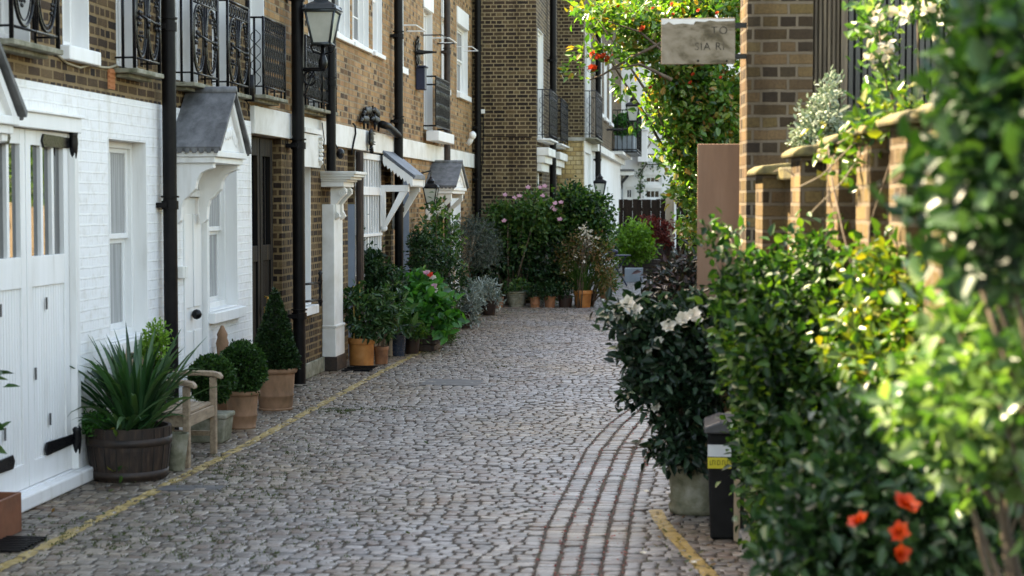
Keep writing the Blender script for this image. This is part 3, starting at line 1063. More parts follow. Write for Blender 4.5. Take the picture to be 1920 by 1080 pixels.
def sett_mat():
    m, nt, b = nodes_of('granite_sett')
    g = nt.nodes.new("ShaderNodeNewGeometry")
    c = ramp(nt, [(0, (.075, .068, .065)), (.15, (.13, .122, .12)), (.4, (.20, .192, .19)), (.55, (.135, .105, .092)), (.72, (.22, .212, .212)), (.9, (.27, .255, .245)), (1, (.11, .075, .06))], g.outputs['Random Per Island'])
    p = g.outputs['Position']
    n1 = noise(nt, p, 38, 5, .7)
    c = mixc(nt, c, ramp(nt, [(.3, (.55, .54, .53)), (.55, (1, 1, 1)), (.75, (1.25, 1.22, 1.2))], n1.outputs[0]), 1.0, 'MULTIPLY')
    n2 = noise(nt, p, .45, 5, .6)
    # warm dusty / mossy side along the houses, as worn patches
    c = mixc(nt, c, mixc(nt, c, (1.0, .86, .66), 1.0, 'MULTIPLY'), ramp(nt, [(.42, (0, 0, 0)), (.62, (1, 1, 1))], n2.outputs[0]))
    # dusty, mossy strip that gathers along the house fronts
    sx = nt.nodes.new("ShaderNodeSeparateXYZ")
    nt.links.new(p, sx.inputs[0])
    ad = nt.nodes.new("ShaderNodeMath"); ad.operation = 'MULTIPLY_ADD'
    nt.links.new(n2.outputs[0], ad.inputs[0]); ad.inputs[1].default_value = 2.4
    nt.links.new(sx.outputs[0], ad.inputs[2])
    mk = nt.nodes.new("ShaderNodeMapRange")
    nt.links.new(ad.outputs[0], mk.inputs[0])
    mk.inputs[1].default_value = -1.0; mk.inputs[2].default_value = -2.6; mk.inputs[3].default_value = 0; mk.inputs[4].default_value = .75
    c = mixc(nt, c, mixc(nt, c, (.86, .70, .46), 1.0, 'MULTIPLY'), mk.outputs[0])
    n5 = noise(nt, p, 1.6, 6, .7)
    c = mixc(nt, c, ramp(nt, [(.32, (.62, .60, .58)), (.5, (1, 1, 1)), (.7, (1.12, 1.1, 1.08))], n5.outputs[0]), .8, 'MULTIPLY')
    nt.links.new(c, b.inputs['Base Color'])
    mr = nt.nodes.new("ShaderNodeMapRange")
    mr.inputs[3].default_value = .30
    mr.inputs[4].default_value = .58
    nt.links.new(n1.outputs[0], mr.inputs[0])
    nt.links.new(mr.outputs[0], b.inputs['Roughness'])
    b.inputs['Specular IOR Level'].default_value = .55
    n3 = noise(nt, p, 90, 3, .6)
    bump(nt, b, n3.outputs[0], .35, .004)
    return m


M['sett'] = sett_mat()
road = make_road()
setp(road, 'lane paved in rows of worn grey granite setts', kind='structure')
bpy.context.view_layer.update()
ROAD_BVH = BVHTree.FromPolygons([v.co for v in road.data.vertices], [tuple(p.vertices) for p in road.data.polygons])


def ground_z(x, y):
    h = ROAD_BVH.ray_cast(Vector((x, y, .3)), Vector((0, 0, -1)), .6)
    return h[0].z if h[0] is not None else -.0065


def yellow_line(pts, width, seed, wear):
    rr = random.Random(seed)
    V, Q = [], []
    P = [Vector((p.x, p.y, 0)) for p in pts]
    seglen = [0]
    for a, b in zip(P, P[1:]): seglen.append(seglen[-1] + (b - a).length)
    tot = seglen[-1]
    step = .016
    nl, nw = int(tot / step), 6
    from mathutils import noise as mn

    def at(s):
        for i in range(len(P) - 1):
            if s <= seglen[i + 1] + 1e-6:
                t = (s - seglen[i]) / max(1e-6, seglen[i + 1] - seglen[i])
                d = (P[i + 1] - P[i]).normalized()
                return P[i].lerp(P[i + 1], t), Vector((-d.y, d.x, 0))
        return P[-1], Vector((1, 0, 0))
    grid = []
    for i in range(nl + 1):
        c, nrm = at(min(tot, i * step))
        rowp = []
        for j in range(nw + 1):
            p = c + nrm * (width * (j / nw - .5))
            rowp.append((p.x, p.y, ground_z(p.x, p.y)))
        grid.append(rowp)
    for i in range(nl):
        for j in range(nw):
            q = [grid[i][j], grid[i + 1][j], grid[i + 1][j + 1], grid[i][j + 1]]
            zs = [a[2] for a in q]
            if min(zs) < -.012 or max(zs) - min(zs) > .014: continue
            c = Vector(((q[0][0] + q[2][0]) / 2, (q[0][1] + q[2][1]) / 2, 0))
            if mn.fractal(c * 9, .8, 2.0, 4) + .6 * mn.noise(c * 1.3) > wear: continue
            k = len(V)
            V += [(a[0], a[1], a[2] + .0025) for a in q]
            Q.append((k, k + 1, k + 2, k + 3))
    o = np_mesh('yellow_line', np.array(V), np.array(Q), M['yellow'])
    return setp(o, kind='structure')


YL = [G(-60, 1097), G(470, 830), G(673, 720), G(774, 667), G(848, 621), G(922, 578)]
setp(yellow_line(YL, .088, 1, .40), 'worn yellow line painted along the house fronts')
YR = [G(1365, 1125), G(1335, 1082), G(1290, 1035), G(1258, 1000), G(1238, 975), G(1228, 955)]
setp(yellow_line(YR, .09, 2, .85), 'yellow line curving beside the stone pot')

# kerb on the right
kb = MB()
KP = [G(1480, 1140), G(1405, 1060), G(1376, 1006), G(1366, 975)]
for a, b in zip(KP, KP[1:]):
    d = (b - a).normalized()
    nrm = Vector((d.y, -d.x, 0))
    if nrm.x < 0: nrm = -nrm
    kb.prism([a + Vector((0, 0, -.05)), b + Vector((0, 0, -.05)), b + nrm * .14 + Vector((0, 0, -.05)), a + nrm * .14 + Vector((0, 0, -.05))], (0, 0, .14))
setp(kb.build('kerb', M['kerb'], bevel=.01), 'grey granite kerb below the right-hand planting', kind='structure')

# ------------------------------------------------------------------ left terrace
TW = px_plane(XW)
HTOP = 6.75


def hole(pa, pb, za, zb, X=XW):
    return (yw(pa, X), yw(pb, X), za, zb)


def roof_of(parent, u0, u1, X=XW, z=HTOP, mat='slate'):
    r = MB()
    r.prism([(X + .12, u0, z), (X - 2.6, u0, z + 1.15), (X - 2.6, u0, z + 1.0), (X - .02, u0, z - .1), (X + .12, u0, z - .06)], (0, u1 - u0, 0))
    r.prism([(X - 2.601, u0, z + 1.15), (X - 5.6, u0, z - .05), (X - 5.6, u0, z - .2), (X - 2.601, u0, z + 1.0)], (0, u1 - u0, 0))
    r.build('roof', M[mat], parent)
    k = MB()
    k.box(X - 5.5, X - 5.2, u0, u1, 0, z - .21)
    k.box(X - 5.199, X - .31, u0 + .001, u0 + .2, 0, z - .15)
    k.box(X - 5.199, X - .31, u1 - .2, u1 - .001, 0, z - .15)
    k.build('rear_wall_sun_block', M['brick5'], parent)  # unseen rear and party walls, added so sun cannot leak through the openings


# ---------------- house with the white painted ground floor
h1 = thing('terraced_house', 'mews house with white painted brick ground floor and white garage doors', 'house', (XW, 12, 0), 'terraced mews houses')
U0, U1 = 2.0, yw(470)
GAR = (yw(-75), yw(140), .10, 2.43)
W1 = hole(200, 272, .92, 2.43)
D1 = hole(340, 386, .0, 2.06)
W2 = hole(388, 442, .98, 2.40)
B0, V1, B1, B2, B3 = hole(-15, 60, 2.97, 4.7), hole(121, 170, 3.02, 4.5), hole(221, 259, 2.97, 4.7), hole(331, 372, 2.97, 4.7), hole(400, 432, 2.97, 4.7)
SP = 2.735
wall('ground_floor_wall', 'white_brick', h1, px_plane(XW + .012), U0, U1 - .004, 0, SP, [GAR, W1, D1, W2], .31)
wall('upper_wall', 'brick1', h1, TW, U0, U1, SP + .001, HTOP, [B0, V1, B1, B2, B3])
roof_of(h1, U0, U1)
TW1 = px_plane(XW + .012)
# garage doors
lint = MB(TW1)
lint.box(GAR[0], GAR[1] + .03, .001, .035, 2.43, 2.53)
lint.box(GAR[0], GAR[1] + .05, .001, .055, 2.53, 2.55)
lint.build('garage_lintel', M['white'], h1, bevel=.005)
beam = MB(TW1)
beam.box(GAR[0], yw(163), .0015, .085, .004, .10)
beam.build('door_plinth', M['white'], h1, bevel=.012)
jb = MB(TW1)
jb.box(yw(133), yw(140) - .002, -.06, .02, .102, 2.429)
jb.build('garage_jamb', M['white'], h1, bevel=.004)
seam = yw(53)
le = yw(133) - .008
leaf_defs = [(seam + .006, le, 'B'), (seam - (le - seam), seam - .006, 'A')]
for (a, b, nm) in leaf_defs:
    d = MB(TW1)
    n0, n1 = -.075, -.028
    zb_, zg0, zg1, zt = .105, 1.60, 2.325, 2.425
    fr = .085
    d.box(a, a + fr, n0, n1, zb_, zt); d.box(b - fr, b, n0, n1, zb_, zt)
    d.box(a + fr, b - fr, n0, n1 - .001, zb_, zb_ + .16)
    d.box(a + fr, b - fr, n0, n1 - .001, zg0 - .20, zg0)
    d.box(a + fr, b - fr, n0, n1 - .001, zg1, zt)
    w = (b - a - 2 * fr)
    for k in (1, 2):
        u = a + fr + w * k / 3
        d.box(u - .02, u + .02, n0, n1 - .002, zg0, zg1)
    nb = 13
    for k in range(nb):          # beaded boarding
        u0, u1 = a + fr + w * k / nb, a + fr + w * (k + 1) / nb
        d.box(u0 + .0025, u1 - .0025, n0 + .005, n1 - .013, zb_ + .16, zg0 - .20)
    d.box(a + fr, b - fr, n0, n0 + .012, zb_ + .16, zg0 - .20)
    door = d.build('garage_door', M['white'], h1, bevel=.003)
    g = MB(TW1)
    for k in range(3):
        g.box(a + fr + w * k / 3 + .012, a + fr + w * (k + 1) / 3 - .012, n0 + .012, n0 + .018, zg0 - .01, zg1 + .01)
    g.build('pane', M['pane'], door)
    for (zz, sgn) in ((2.36, 1), (.31, 1)):
        hg = MB(TW1)
        s1 = 1 if nm == 'B' else -1
        e1 = b if nm == 'B' else a
        L = (b - a) * .62 * s1
        hg.prism([(e1 + .01 * s1, n1, zz - .035), (e1 + .01 * s1, n1, zz + .035), (e1 - L, n1, zz + .045), (e1 - L - .03 * s1, n1, zz), (e1 - L, n1, zz - .045)], (0, .014, 0))
        h_o = hg.build('strap_hinge', M['iron'], door, bevel=.003)
        kn = MB()
        pk = TW1((e1 + .03 * s1, n1 + .03, zz))
        kn.lathe([(.012, -.12), (.022, -.10), (.030, -.05), (.034, 0), (.030, .05), (.034, .07), (.015, .10)], pk, 12)
        kn.build('hinge_knuckle', M['iron'], h_o, smooth=True)
    for (u, z) in ((a + w * .55, 1.28), (a + w * .2, .83), (a + w * .62, .50)):
        sl_ = MB(TW1)
        sl_.box(u - .012, u + .012, n1, n1 + .006, z - .04, z + .04)
        sl_.build('bolt_plate', M['cover'], door)
o = sash(h1, TW1, *W1, rec=.12, cols=2, pm='pane_l')
o = sash(h1, TW1, *W2, rec=.12, cols=2, pm='pane_l')
# front door
fd = MB(TW1)
a, b = D1[0], D1[1]
fd.box(a + .002, a + .05, -.10, .012, 0.004, 2.058); fd.box(b - .05, b - .002, -.10, .012, 0.004, 2.058); fd.box(a + .05, b - .05, -.10, .011, 2.0, 2.057)
fd.build('door_frame', M['white'], h1, bevel=.004)
dl = MB(TW1)
dl.box(a + .055, b - .055, -.075, -.035, .02, 1.995)
for (u0, u1, v0, v1) in ((.12, .45, .2, .85), (.55, .88, .2, .85), (.12, .45, 1.05, 1.85), (.55, .88, 1.05, 1.85)):
    w = b - a - .11
    dl.box(a + .055 + w * u0, a + .055 + w * u1, -.034, -.024, v0, v1)
door = dl.build('front_door', M['white'], h1, bevel=.006)
kn = MB()
kn.blob(TW1(((a + b) / 2 - .02, .01, .99)), (.045, .04, .045), 1, 0, 2)
kn.tube([TW1(((a + b) / 2 - .02, -.03, .99)), TW1(((a + b) / 2 - .02, .01, .99))], .016, 8)
kn.build('door_knob', M['iron'], door, smooth=True)
ls = MB(TW1)
ls.box(a + .07, a + .085, -.034, -.02, 1.58, 1.68)
ls.build('letter_slot', M['iron'], door)
db = MB(TW1)
for k in (0, 1): db.box(yw(329) + k * .09, yw(329) + .07 + k * .09, .001, .045, 1.32, 1.42)
db.build('entry_phone', M['cream'], h1, bevel=.006)
yA, yB = on(322, 290, 0, XW + .02).y, on(322, 290, 0, XW + .02).y + .9
gabled_hood(h1, TW1, yA, yB, 2.40, 2.86, .385)
gabled_hood(h1, TW1, 8.3, 9.6, 2.46, 3.10, .46)
for wn_, nm in ((V1, 'sash'),):
    sash(h1, TW, *wn_, rec=.13, cols=1)
for bb in (B0, B1, B2, B3):
    sash(h1, TW, *bb, rec=.13, cols=1, sill=0, mid=False)
    balcony(h1, TW, bb[0] - .03, bb[1] + .10, 2.945, .80, .15, 'scroll')
drainpipe(h1, XW + .10, yw(303) - .1, .05, HTOP, .056, (1.93, 3.35, 4.6))
vt = MB(TW)
vp = on(208, 148, 0, XW)
vt.box(vp.y - .075, vp.y + .075, -.02, .006, vp.z - .075, vp.z + .075)
for k in range(4): vt.box(vp.y - .065, vp.y + .065, .006, .012, vp.z - .06 + k * .034, vp.z - .045 + k * .034)
vt.build('air_brick', M['vent'], h1)
cb = MB()
cp = [(88, 99), (105, 100), (125, 118), (150, 127), (172, 121), (190, 126), (205, 127), (219, 122)]
cb.tube([on(x, y, 0, XW + .012) for x, y in cp], .009, 5)
cb.build('cable', M['cable'], h1, smooth=True)
cb = MB()
cb.tube([on(x, y, 0, XW + .07) for x, y in ((464, 0), (465, 80), (466, 140))], .022, 8)
cb.tube([on(x, y, 0, XW + .07) for x, y in ((467, 140), (468, 190))], .05, 8)
cb.tube([on(x, y, 0, XW + .03) for x, y in ((462, 190), (467, 197), (465, 206), (468, 215))], .007, 5)
cb.build('cable_conduit', M['pipe'], h1, smooth=True)

# ---------------- brick house with the timber stable doors
h2 = thing('terraced_house', 'warm brick mews house with weathered stable doors and stone door case', 'house', (XW, 20, 0), 'terraced mews houses')
U0, U1 = yw(470), yw(737)
BZ0, BZ1 = 2.62, 2.89
SD = hole(468, 528, 0.0, 2.62)
W3 = hole(553, 582, .81, 2.39)
DC = hole(652, 664, 0.0, 2.62)
GR = hole(666, 716, 0.0, 2.62)
D3 = hole(722, 733, 0.0, 2.55)
B4, B5, B6 = hole(468, 497, 3.0, 4.8), hole(549, 570, 3.0, 4.8), hole(580, 598, 3.0, 4.8)
V2, V3, V4 = hole(628, 657, 3.97, 5.4), hole(662, 692, 3.97, 5.4), hole(700, 717, 3.97, 5.4)
SD = (U0 + .02, SD[1], 0, 2.62)
wall('ground_floor_wall', 'brick1', h2, TW, U0 + .001, U1, 0, BZ0, [SD, W3, DC, GR, D3])
wall('upper_wall', 'brick2', h2, TW, U0 + .001, U1, BZ1, HTOP, [B4, B5, B6, V2, V3, V4])
roof_of(h2, U0 + .001, U1)
sc_ = MB(TW)
sc_.box(U0 + .004, U1 - .002, -.3, .045, BZ0 + .001, BZ1 - .001)
sc_.build('string_course', M['cream'], h2, bevel=.006)
pl = MB(TW)
pl.box(yw(541), yw(602), .001, .035, .003, .17)
pl.build('plinth', M['mossy'], h2, bevel=.008)
# stable doors
mid = (SD[0] + SD[1]) / 2
for (a, b) in ((SD[0] + .03, mid - .015), (mid + .015, SD[1] - .1)):
    d = MB(TW)
    n0, n1 = -.13, -.07
    d.box(a, a + .09, n0, n1, .03, 2.6); d.box(b - .09, b, n0, n1, .03, 2.6)
    d.box(a + .09, b - .09, n0, n1 - .002, 2.42, 2.6); d.box(a + .09, b - .09, n0, n1 - .002, 1.36, 1.52); d.box(a + .09, b - .09, n0, n1 - .002, .03, .25)
    k = 6
    for i in range(k):
        u0, u1 = a + .09 + (b - a - .18) * i / k, a + .09 + (b - a - .18) * (i + 1) / k
        d.box(u0 + .004, u1 - .004, n0 + .01, n1 - .02, .25, 1.36)
        if i in (2, 4): d.box(u0 - .012, u0 + .012, n0 + .012, n1 - .03, 1.52, 2.42)
    o = d.build('stable_door', M['oldwood'], h2, bevel=.004)
    g = MB(TW)
    g.box(a + .07, b - .07, n0 + .012, n0 + .02, 1.5, 2.44)
    g.build('pane', M['pane_d'], o)
    bk = MB(TW)
    bk.box(a + .09, b - .09, n0, n0 + .009, .25, 1.36)
    bk.build('backing', M['dark'], o)
hd = MB()
hp = TW((mid + .03, -.04, 1.0))
hd.tube([hp, Vector(hp) + Vector((.03, 0, 0)), Vector(hp) + Vector((.035, 0, -.1))], .012, 6)
hd.box(hp[0], hp[0] + .04, hp[1] - .03, hp[1] + .03, hp[2] - .17, hp[2] - .1)
hd.build('padlock', M['brass'], h2)
sash(h2, TW, *W3, rec=.13, cols=1, pm='pane_l', sproj=.08)
gd = MB()
for (z, zz) in ((1.06, 0), (.87, 0)):
    gd.tube([TW((W3[0] + .1, .02, z)), TW((W3[1] - .15, .14, z))], .014, 6)
gp = [(.80, .012), (.85, .03), (.90, .014), (.97, .022), (1.02, .014), (1.08, .03), (1.13, .016), (1.17, .03), (1.19, .01)]
gd.lathe([(r, z) for z, r in gp], (TW((W3[1] - .15, .14, 0))[0], W3[1] - .15, 0), 8)
gd.build('window_guard', M['iron'], h2, smooth=True)
cn = MB(TW)
ca, cbb = yw(553), yw(585)
cn.box(ca + .02, cbb + .0, .046, .10, 2.34, 2.70)
cn.box(ca, cbb + .02, .046, .12, 2.71, 2.76)
for k in range(7):
    cn.blob((cbb - .06, .115, 2.40 + k * .043), (.05, .035, .03), k, .4, 1)
cn.build('carved_corbel', M['cream'], h2)
# stone door case
dc = MB(TW)
pa, pb = yw(603), yw(603) + .52
pbx = .145
for (a, b) in ((pa, pa + .50),):
    dc.box(a, b, .002, pbx, .17, 1.93)
    dc.box(a - .015, b + .015, .002, pbx + .015, .165, .50)
    dc.box(a - .02, b + .02, .002, pbx + .025, .50, .53)
o = dc.build('door_case', M['cream'], h2, bevel=.006)
ps = MB(TW)
for (a, b) in ((pa, pa + .50),):
    ps.box(a - .03, b + .03, .002, pbx + .035, .003, .164)
ps.build('pedestal', M['hoop'], o, bevel=.006)
eb = pa + .56
en = MB(TW)
for (z0, z1, n) in ((2.13, 2.19, .27), (2.19, 2.215, .31), (2.215, 2.245, .36), (2.245, 2.275, .40), (2.275, 2.31, .42)):
    en.box(pa - .05 - (n - .27) * .3, eb + (n - .27) * .3, .002, n, z0 + .001, z1)
en.build('entablature', M['cream'], o, bevel=.006)
for a in (pa + .03, pa + .36):
    co = MB(TW)
    co.prism([(a, .10, 1.75), (a, .16, 1.75), (a, .20, 1.79), (a, .17, 1.85), (a, .165, 1.93), (a, .22, 2.0), (a, .275, 2.05), (a, .28, 2.10), (a, .25, 2.129), (a, .10, 2.129)], (.10, 0, 0))
    for (n, z, r) in ((.235, 2.06, .05), (.165, 1.80, .035)):
        cl = [TW((a - .006, n + r * (1 - t / 26) * math.cos(t * .55), z + r * (1 - t / 26) * math.sin(t * .55))) for t in range(24)]
        k0 = MB(); k0.tube(cl, .010, 4)
        co.v, co.f = co.v + k0.v, co.f + [tuple(i + len(co.v) for i in f) for f in k0.f]
    co.build('console', M['cream'], o, bevel=.004)
bk = MB(TW)
bk.box(DC[0] + .001, DC[1] - .001, -.14, -.10, .003, 2.1)
bk.box(DC[1] - .05, DC[1] - .002, -.10, .01, .003, 1.93)
dd = bk.build('front_door', M['bluegrey'], h2)
bk = MB(TW); bk.box(DC[0] + .001, DC[1] - .051, -.14, -.12, 2.12, 2.6); bk.build('fanlight', M['pane_l'], h2)
tp = MB()
tp.tube([TW((yw(664) + .02, .07, 0.0)), TW((yw(664) + .02, .07, 2.6))], .05, 8)
tp.build('timber_post', M['barrel'], h2)
# white barred gate
g = MB(TW)
a, b = GR[0], GR[1]
for (z0, z1) in ((2.52, 2.60), (2.05, 2.16), (1.50, 1.54), (.98, 1.02), (.30, .38)):
    g.box(a + .01, b - .01, -.05, .01, z0, z1)
nb = 10
for k in range(nb + 1):
    u = a + .02 + (b - a - .04) * k / nb
    w = .034 if k in (0, nb, 5) else .017
    g.box(u - w, u + w, -.035, -.008, .05, 2.6)
for (z0, z1) in ((2.16, 2.52), (1.54, 2.05)):
    g.prism([(a + .1, -.06, z1), (a + .16, -.06, z1), (b - .3, -.06, z0), (b - .38, -.06, z0)], (0, .012, 0))
g.build('barred_gate', M['white'], h2, bevel=.003)
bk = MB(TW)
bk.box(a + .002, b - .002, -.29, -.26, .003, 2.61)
bk.build('gate_shade_backing', M['dark'], h2)  # dark sheet standing in for the shade behind the bars
bk = MB(TW)
bk.box(D3[0] + .002, D3[1] - .002, -.2, -.15, .003, 2.5)
bk.build('front_door', M['dark'], h2)  # dark sheet painting the shaded interior of the doorway
# lean-to canopy with scalloped boards
ua, ub = yw(712), yw(712) + 1.05
n1 = .44
cr = MB(TW)
cr.prism([(ua, .046, 2.62), (ua, n1, 2.30), (ua, n1 + .01, 2.34), (ua, .046, 2.665)], (ub - ua, 0, 0))
cr.prism([(ua - .001, n1, 2.275), (ua - .001, n1 + .03, 2.275), (ua - .001, n1 + .03, 2.33), (ua - .001, n1, 2.33)], (ub - ua + .002, 0, 0))
can = cr.build('lean_to_canopy', M['slate'], h2, bevel=.003)
sb = MB(TW)
for (u) in (ua - .03, ub):
    up_, lo = [], []
    K = 9
    for i in range(K + 1):
        t = i / K
        n, v = .05 + (n1 - .03) * t, 2.60 - .31 * t
        up_.append((u, n, v))
        lo.append((u, n, v - .10))
        if i < K:
            lo.append((u, .05 + (n1 - .03) * (i + .5) / K, 2.60 - .31 * (i + .5) / K - .145))
    for i in range(K):
        sb.prism([up_[i], up_[i + 1], lo[2 * i + 2], lo[2 * i + 1], lo[2 * i]], (.028, 0, 0))
for i in range(10):
    u0 = ua + (ub - ua) * i / 10
    u1 = ua + (ub - ua) * (i + 1) / 10
    sb.prism([(u0, n1 - .02, 2.274), (u1, n1 - .02, 2.274), (u1, n1 - .02, 2.20), ((u0 + u1) / 2, n1 - .02, 2.165), (u0, n1 - .02, 2.20)], (0, .02, 0))
sb.build('scalloped_board', M['white'], can)
sh = MB(TW)
i2 = 0
for i in range(12):
    t = (i + .5) / 12
    n, v = .05 + n1 * t, 2.635 - .325 * t
    sh.prism([(ua - .034, n - .03, v + .03), (ua - .034, n + .03, v - .01), (ua - .034, n + .005, v - .045)], (.02, 0, 0))
sh.build('slate_edge', M['slate'], can)
for u in (ua + .0, ub - .08):
    br = MB(TW)
    br.box(u, u + .07, .004, .075, 1.62, 2.19)
    br.box(u, u + .07, .075, n1 - .04, 2.10, 2.19)
    br.prism([(u + .008, .075, 1.60), (u + .008, .075, 1.71), (u + .008, n1 - .17, 2.099), (u + .008, n1 - .06, 2.099)], (.055, 0, 0))
    br.blob((u + .035, .05, 1.60), (.036, .05, .05), 2, 0, 2)
    br.build('bracket', M['white'], can, bevel=.004)
for bb in (B4, B5, B6):
    sash(h2, TW, *bb, rec=.13, cols=1, sill=0, mid=False)
    balcony(h2, TW, bb[0] - .02, bb[1] + .25, 2.99, .74, .15, 'trellis')
for vv in (V2, V3, V4):
    sash(h2, TW, *vv, rec=.07, cols=3, rows=2, sdrop=.06, sproj=.05)
drainpipe(h2, XW + .12, yw(543) - .1, .03, HTOP, .066, (.75, 2.55, 4.1))
fl = on(621, 300, 0, XW + .17)
drainpipe(h2, XW + .17, fl.y, 2.31, HTOP, .055, (3.3, 4.4), name='flue_pipe')
ep = yw(737)
drainpipe(h2, XW + .11, ep - .15, .03, HTOP, .062, (1.85, 3.1, 4.3))
el = MB()
a = on(716, 233, 0, XW + .2)
el.tube([a, on(728, 237, 0, XW + .16), (XW + .11, ep - .15, a.z - .08)], .05, 12)
el.build('waste_pipe', M['pipe'], h2, smooth=True)
sp = MB()
q = on(638, 288, 0, XW + .12)
sp.blob(q, (.05, .06, .065), 3, 0, 2)
sp.tube([q, q + Vector((-.06, 0, .12))], .008, 5)
setp(sp.build('flood_light', M['iron'], smooth=True), 'small round black spotlight beside the pipe above the door case', 'light')
cb = MB()
cb.tube([on(x, y, 0, XW + .06) for x, y in ((662, 232), (666, 236), (667, 250), (663, 268), (659, 290))], .012, 5)
cb.tube([on(x, y, 0, XW + .06) for x, y in ((604, 230), (608, 262), (605, 300), (612, 326))], .006, 5)
cb.build('cable', M['pipe'], h2, smooth=True)

# ---------------- far part of the terrace with the small lead hood
h3 = thing('terraced_house', 'warm brick mews house with small lead hood beside the tall black corner pipe', 'house', (XW, 29, 0), 'terraced mews houses')
U0, U1 = yw(737), 34.3
V5, F3, V6, V7 = hole(741, 757, 3.93, 5.6), hole(795, 811, 3.12, 5.05), hole(828, 838, 3.91, 5.1), hole(857, 877, 3.95, 5.2)
D3b = (yw(745), yw(766), 0, 2.55)
D4, G4 = hole(811, 831, 0, 2.35), hole(834, 869, 0, 2.55)
wall('ground_floor_wall', 'brick2', h3, TW, U0 + .001, U1, 0, BZ0, [D3b, D4, G4])
wall('upper_wall', 'brick2', h3, TW, U0 + .001, U1, BZ1, HTOP, [V5, F3, V6, V7])
roof_of(h3, U0 + .001, U1)
sc_ = MB(TW)
sc_.box(U0 + .002, U1 - .3, -.3, .05, BZ0 + .001, BZ1 - .001)
sc_.build('string_course', M['cream'], h3, bevel=.006)
for vv, c_ in ((V5, 1), (V6, 1), (V7, 2)):
    sash(h3, TW, *vv, rec=.08, cols=c_, rows=1)
    l_ = MB(TW)
    l_.box(vv[0] - .04, vv[1] + .05, .001, .02, vv[3], vv[3] + .3)
    l_.build('window_lintel', M['white'], h3)
sash(h3, TW, *F3, rec=.10, cols=1, sill=0, mid=False)
l_ = MB(TW)
l_.box(F3[0] - .05, F3[1] + .06, .001, .02, F3[3], F3[3] + .4)
l_.build('window_lintel', M['white'], h3)
l_ = MB(TW)
l_.box(F3[0] - .1, F3[1] + .75, .051, .26, 2.93, 3.09)
l_.build('balcony_slab', M['white'], h3, bevel=.01)
rl = MB()
ra, rb = F3[0] - .05, F3[1] + .55
X2 = XW + .2
for k in range(30):
    y = ra + (rb - ra) * k / 29
    rl.tube([(X2, y, 3.17), (X2, y, 3.95)], .011, 4)
    if k % 2 == 0:
        for z in (3.3, 3.5, 3.7, 3.85): rl.blob((X2, y + .02, z), (.016, .03, .06), k, .2, 1)
for z in (3.17, 3.82, 3.95):
    rl.tube([(XW, ra, z), (X2, ra, z), (X2, rb, z), (XW, rb, z)], .014, 5)
rl.tube([(XW, ra, 4.6), (X2 + .1, ra, 4.6), (X2 + .1, rb, 4.6), (XW, rb, 4.6)], .010, 5)
rl.build('railing', M['iron'], h3)
for (px, pw) in ((745, 772), (811, 838), (856, 880)):
    ar = MB()
    for dz in (0,):
        y0 = yw(px); z = zw(px, 48 + (px - 745) * .36)
        ar.tube([(XW, y0, z), (XW + .28, y0, z), (XW + .28, y0 + .9, z), (XW, y0 + .9, z)], .010, 5)
    ar.build('window_bar', M['white'], h3)
bk = MB(TW)
bk.box(D3b[0] + .05, D3b[1] - .002, -.29, -.27, .003, 2.54); bk.build('front_door', M['dark'], h3)  # dark sheet in the doorway, its colour stands in for interior shade
bk = MB(TW); bk.box(D3b[1] - .03, D3b[1] - .002, -.27, .01, .003, 2.54); bk.box(D3b[0] + .02, D3b[0] + .05, -.25, -.0, .003, 2.54); bk.build('door_jamb', M['bluegrey'], h3)
bk = MB(TW)
bk.box(D4[0] + .02, D4[1] - .02, -.14, -.10, .003, 2.3); bk.build('front_door', M['dark'], h3)
gdr = MB(TW)
n_ = 12
gdr.box(G4[0] + .003, G4[1] - .003, -.10, -.07, .003, 2.545)
for k in range(n_):
    u0, u1 = G4[0] + (G4[1] - G4[0]) * k / n_, G4[0] + (G4[1] - G4[0]) * (k + 1) / n_
    gdr.box(u0 + .012, u1 - .012, -.07, -.05, .05, 2.5)
gdr.build('garage_door', M['white'], h3)
ha = on(797, 340, 0, XW).y
gabled_hood(h3, TW, ha, ha + 1.5, 2.22, 2.58, .46, bracket='strut', bh=.42)
drainpipe(h3, XW + .10, yw(828), .03, HTOP, .055, (2.2, 4.5), mat='hoop')
drainpipe(h3, XW + .12, 33.9, .03, HTOP, .06, (2.4, 3.4, 4.9))
br_ = MB()
q = on(783, 98, 0, XW + .03)
for k in range(10):
    a = k * math.pi / 5
    br_.tube([q, q + Vector((0.01, math.cos(a) * .26, math.sin(a) * .26))], .03, 4, r2=.012)
br_.tube([q + Vector((0, math.cos(t * .4) * .2, math.sin(t * .4) * .2)) for t in range(16)], .018, 4, True)
br_.tube([q, q + Vector((.12, 0, 0)), q + Vector((.3, .0, 0))], .045, 8, r2=.012)
setp(br_.build('pattress_plate', M['iron']), 'black iron star wall plate with projecting spike on warm brick', 'wall plate')
q = on(790, 148, 0, XW + .08)
pq = MB(); pq.box(q.x - .07, q.x + .07, q.y - .10, q.y + .10, q.z - .17, q.z + .17); pq.box(q.x - .05, q.x + .09, q.y - .13, q.y + .13, q.z + .17, q.z + .2)
setp(pq.build('alarm_box', M['table'], bevel=.01), 'small dark blue alarm box beside the white balcony window', 'alarm box')
q = on(886, 254, 0, XW + .2)
fl_ = MB()
fl_.blob(q, (.07, .09, .08), 4, 0, 2)
fl_.tube([q, q + Vector((-.05, 0, -.12)), q + Vector((-.1, 0, -.16))], .05, 8)
setp(fl_.build('security_light', M['cream'], smooth=True), 'small pale security light on the corner drainpipe', 'light')

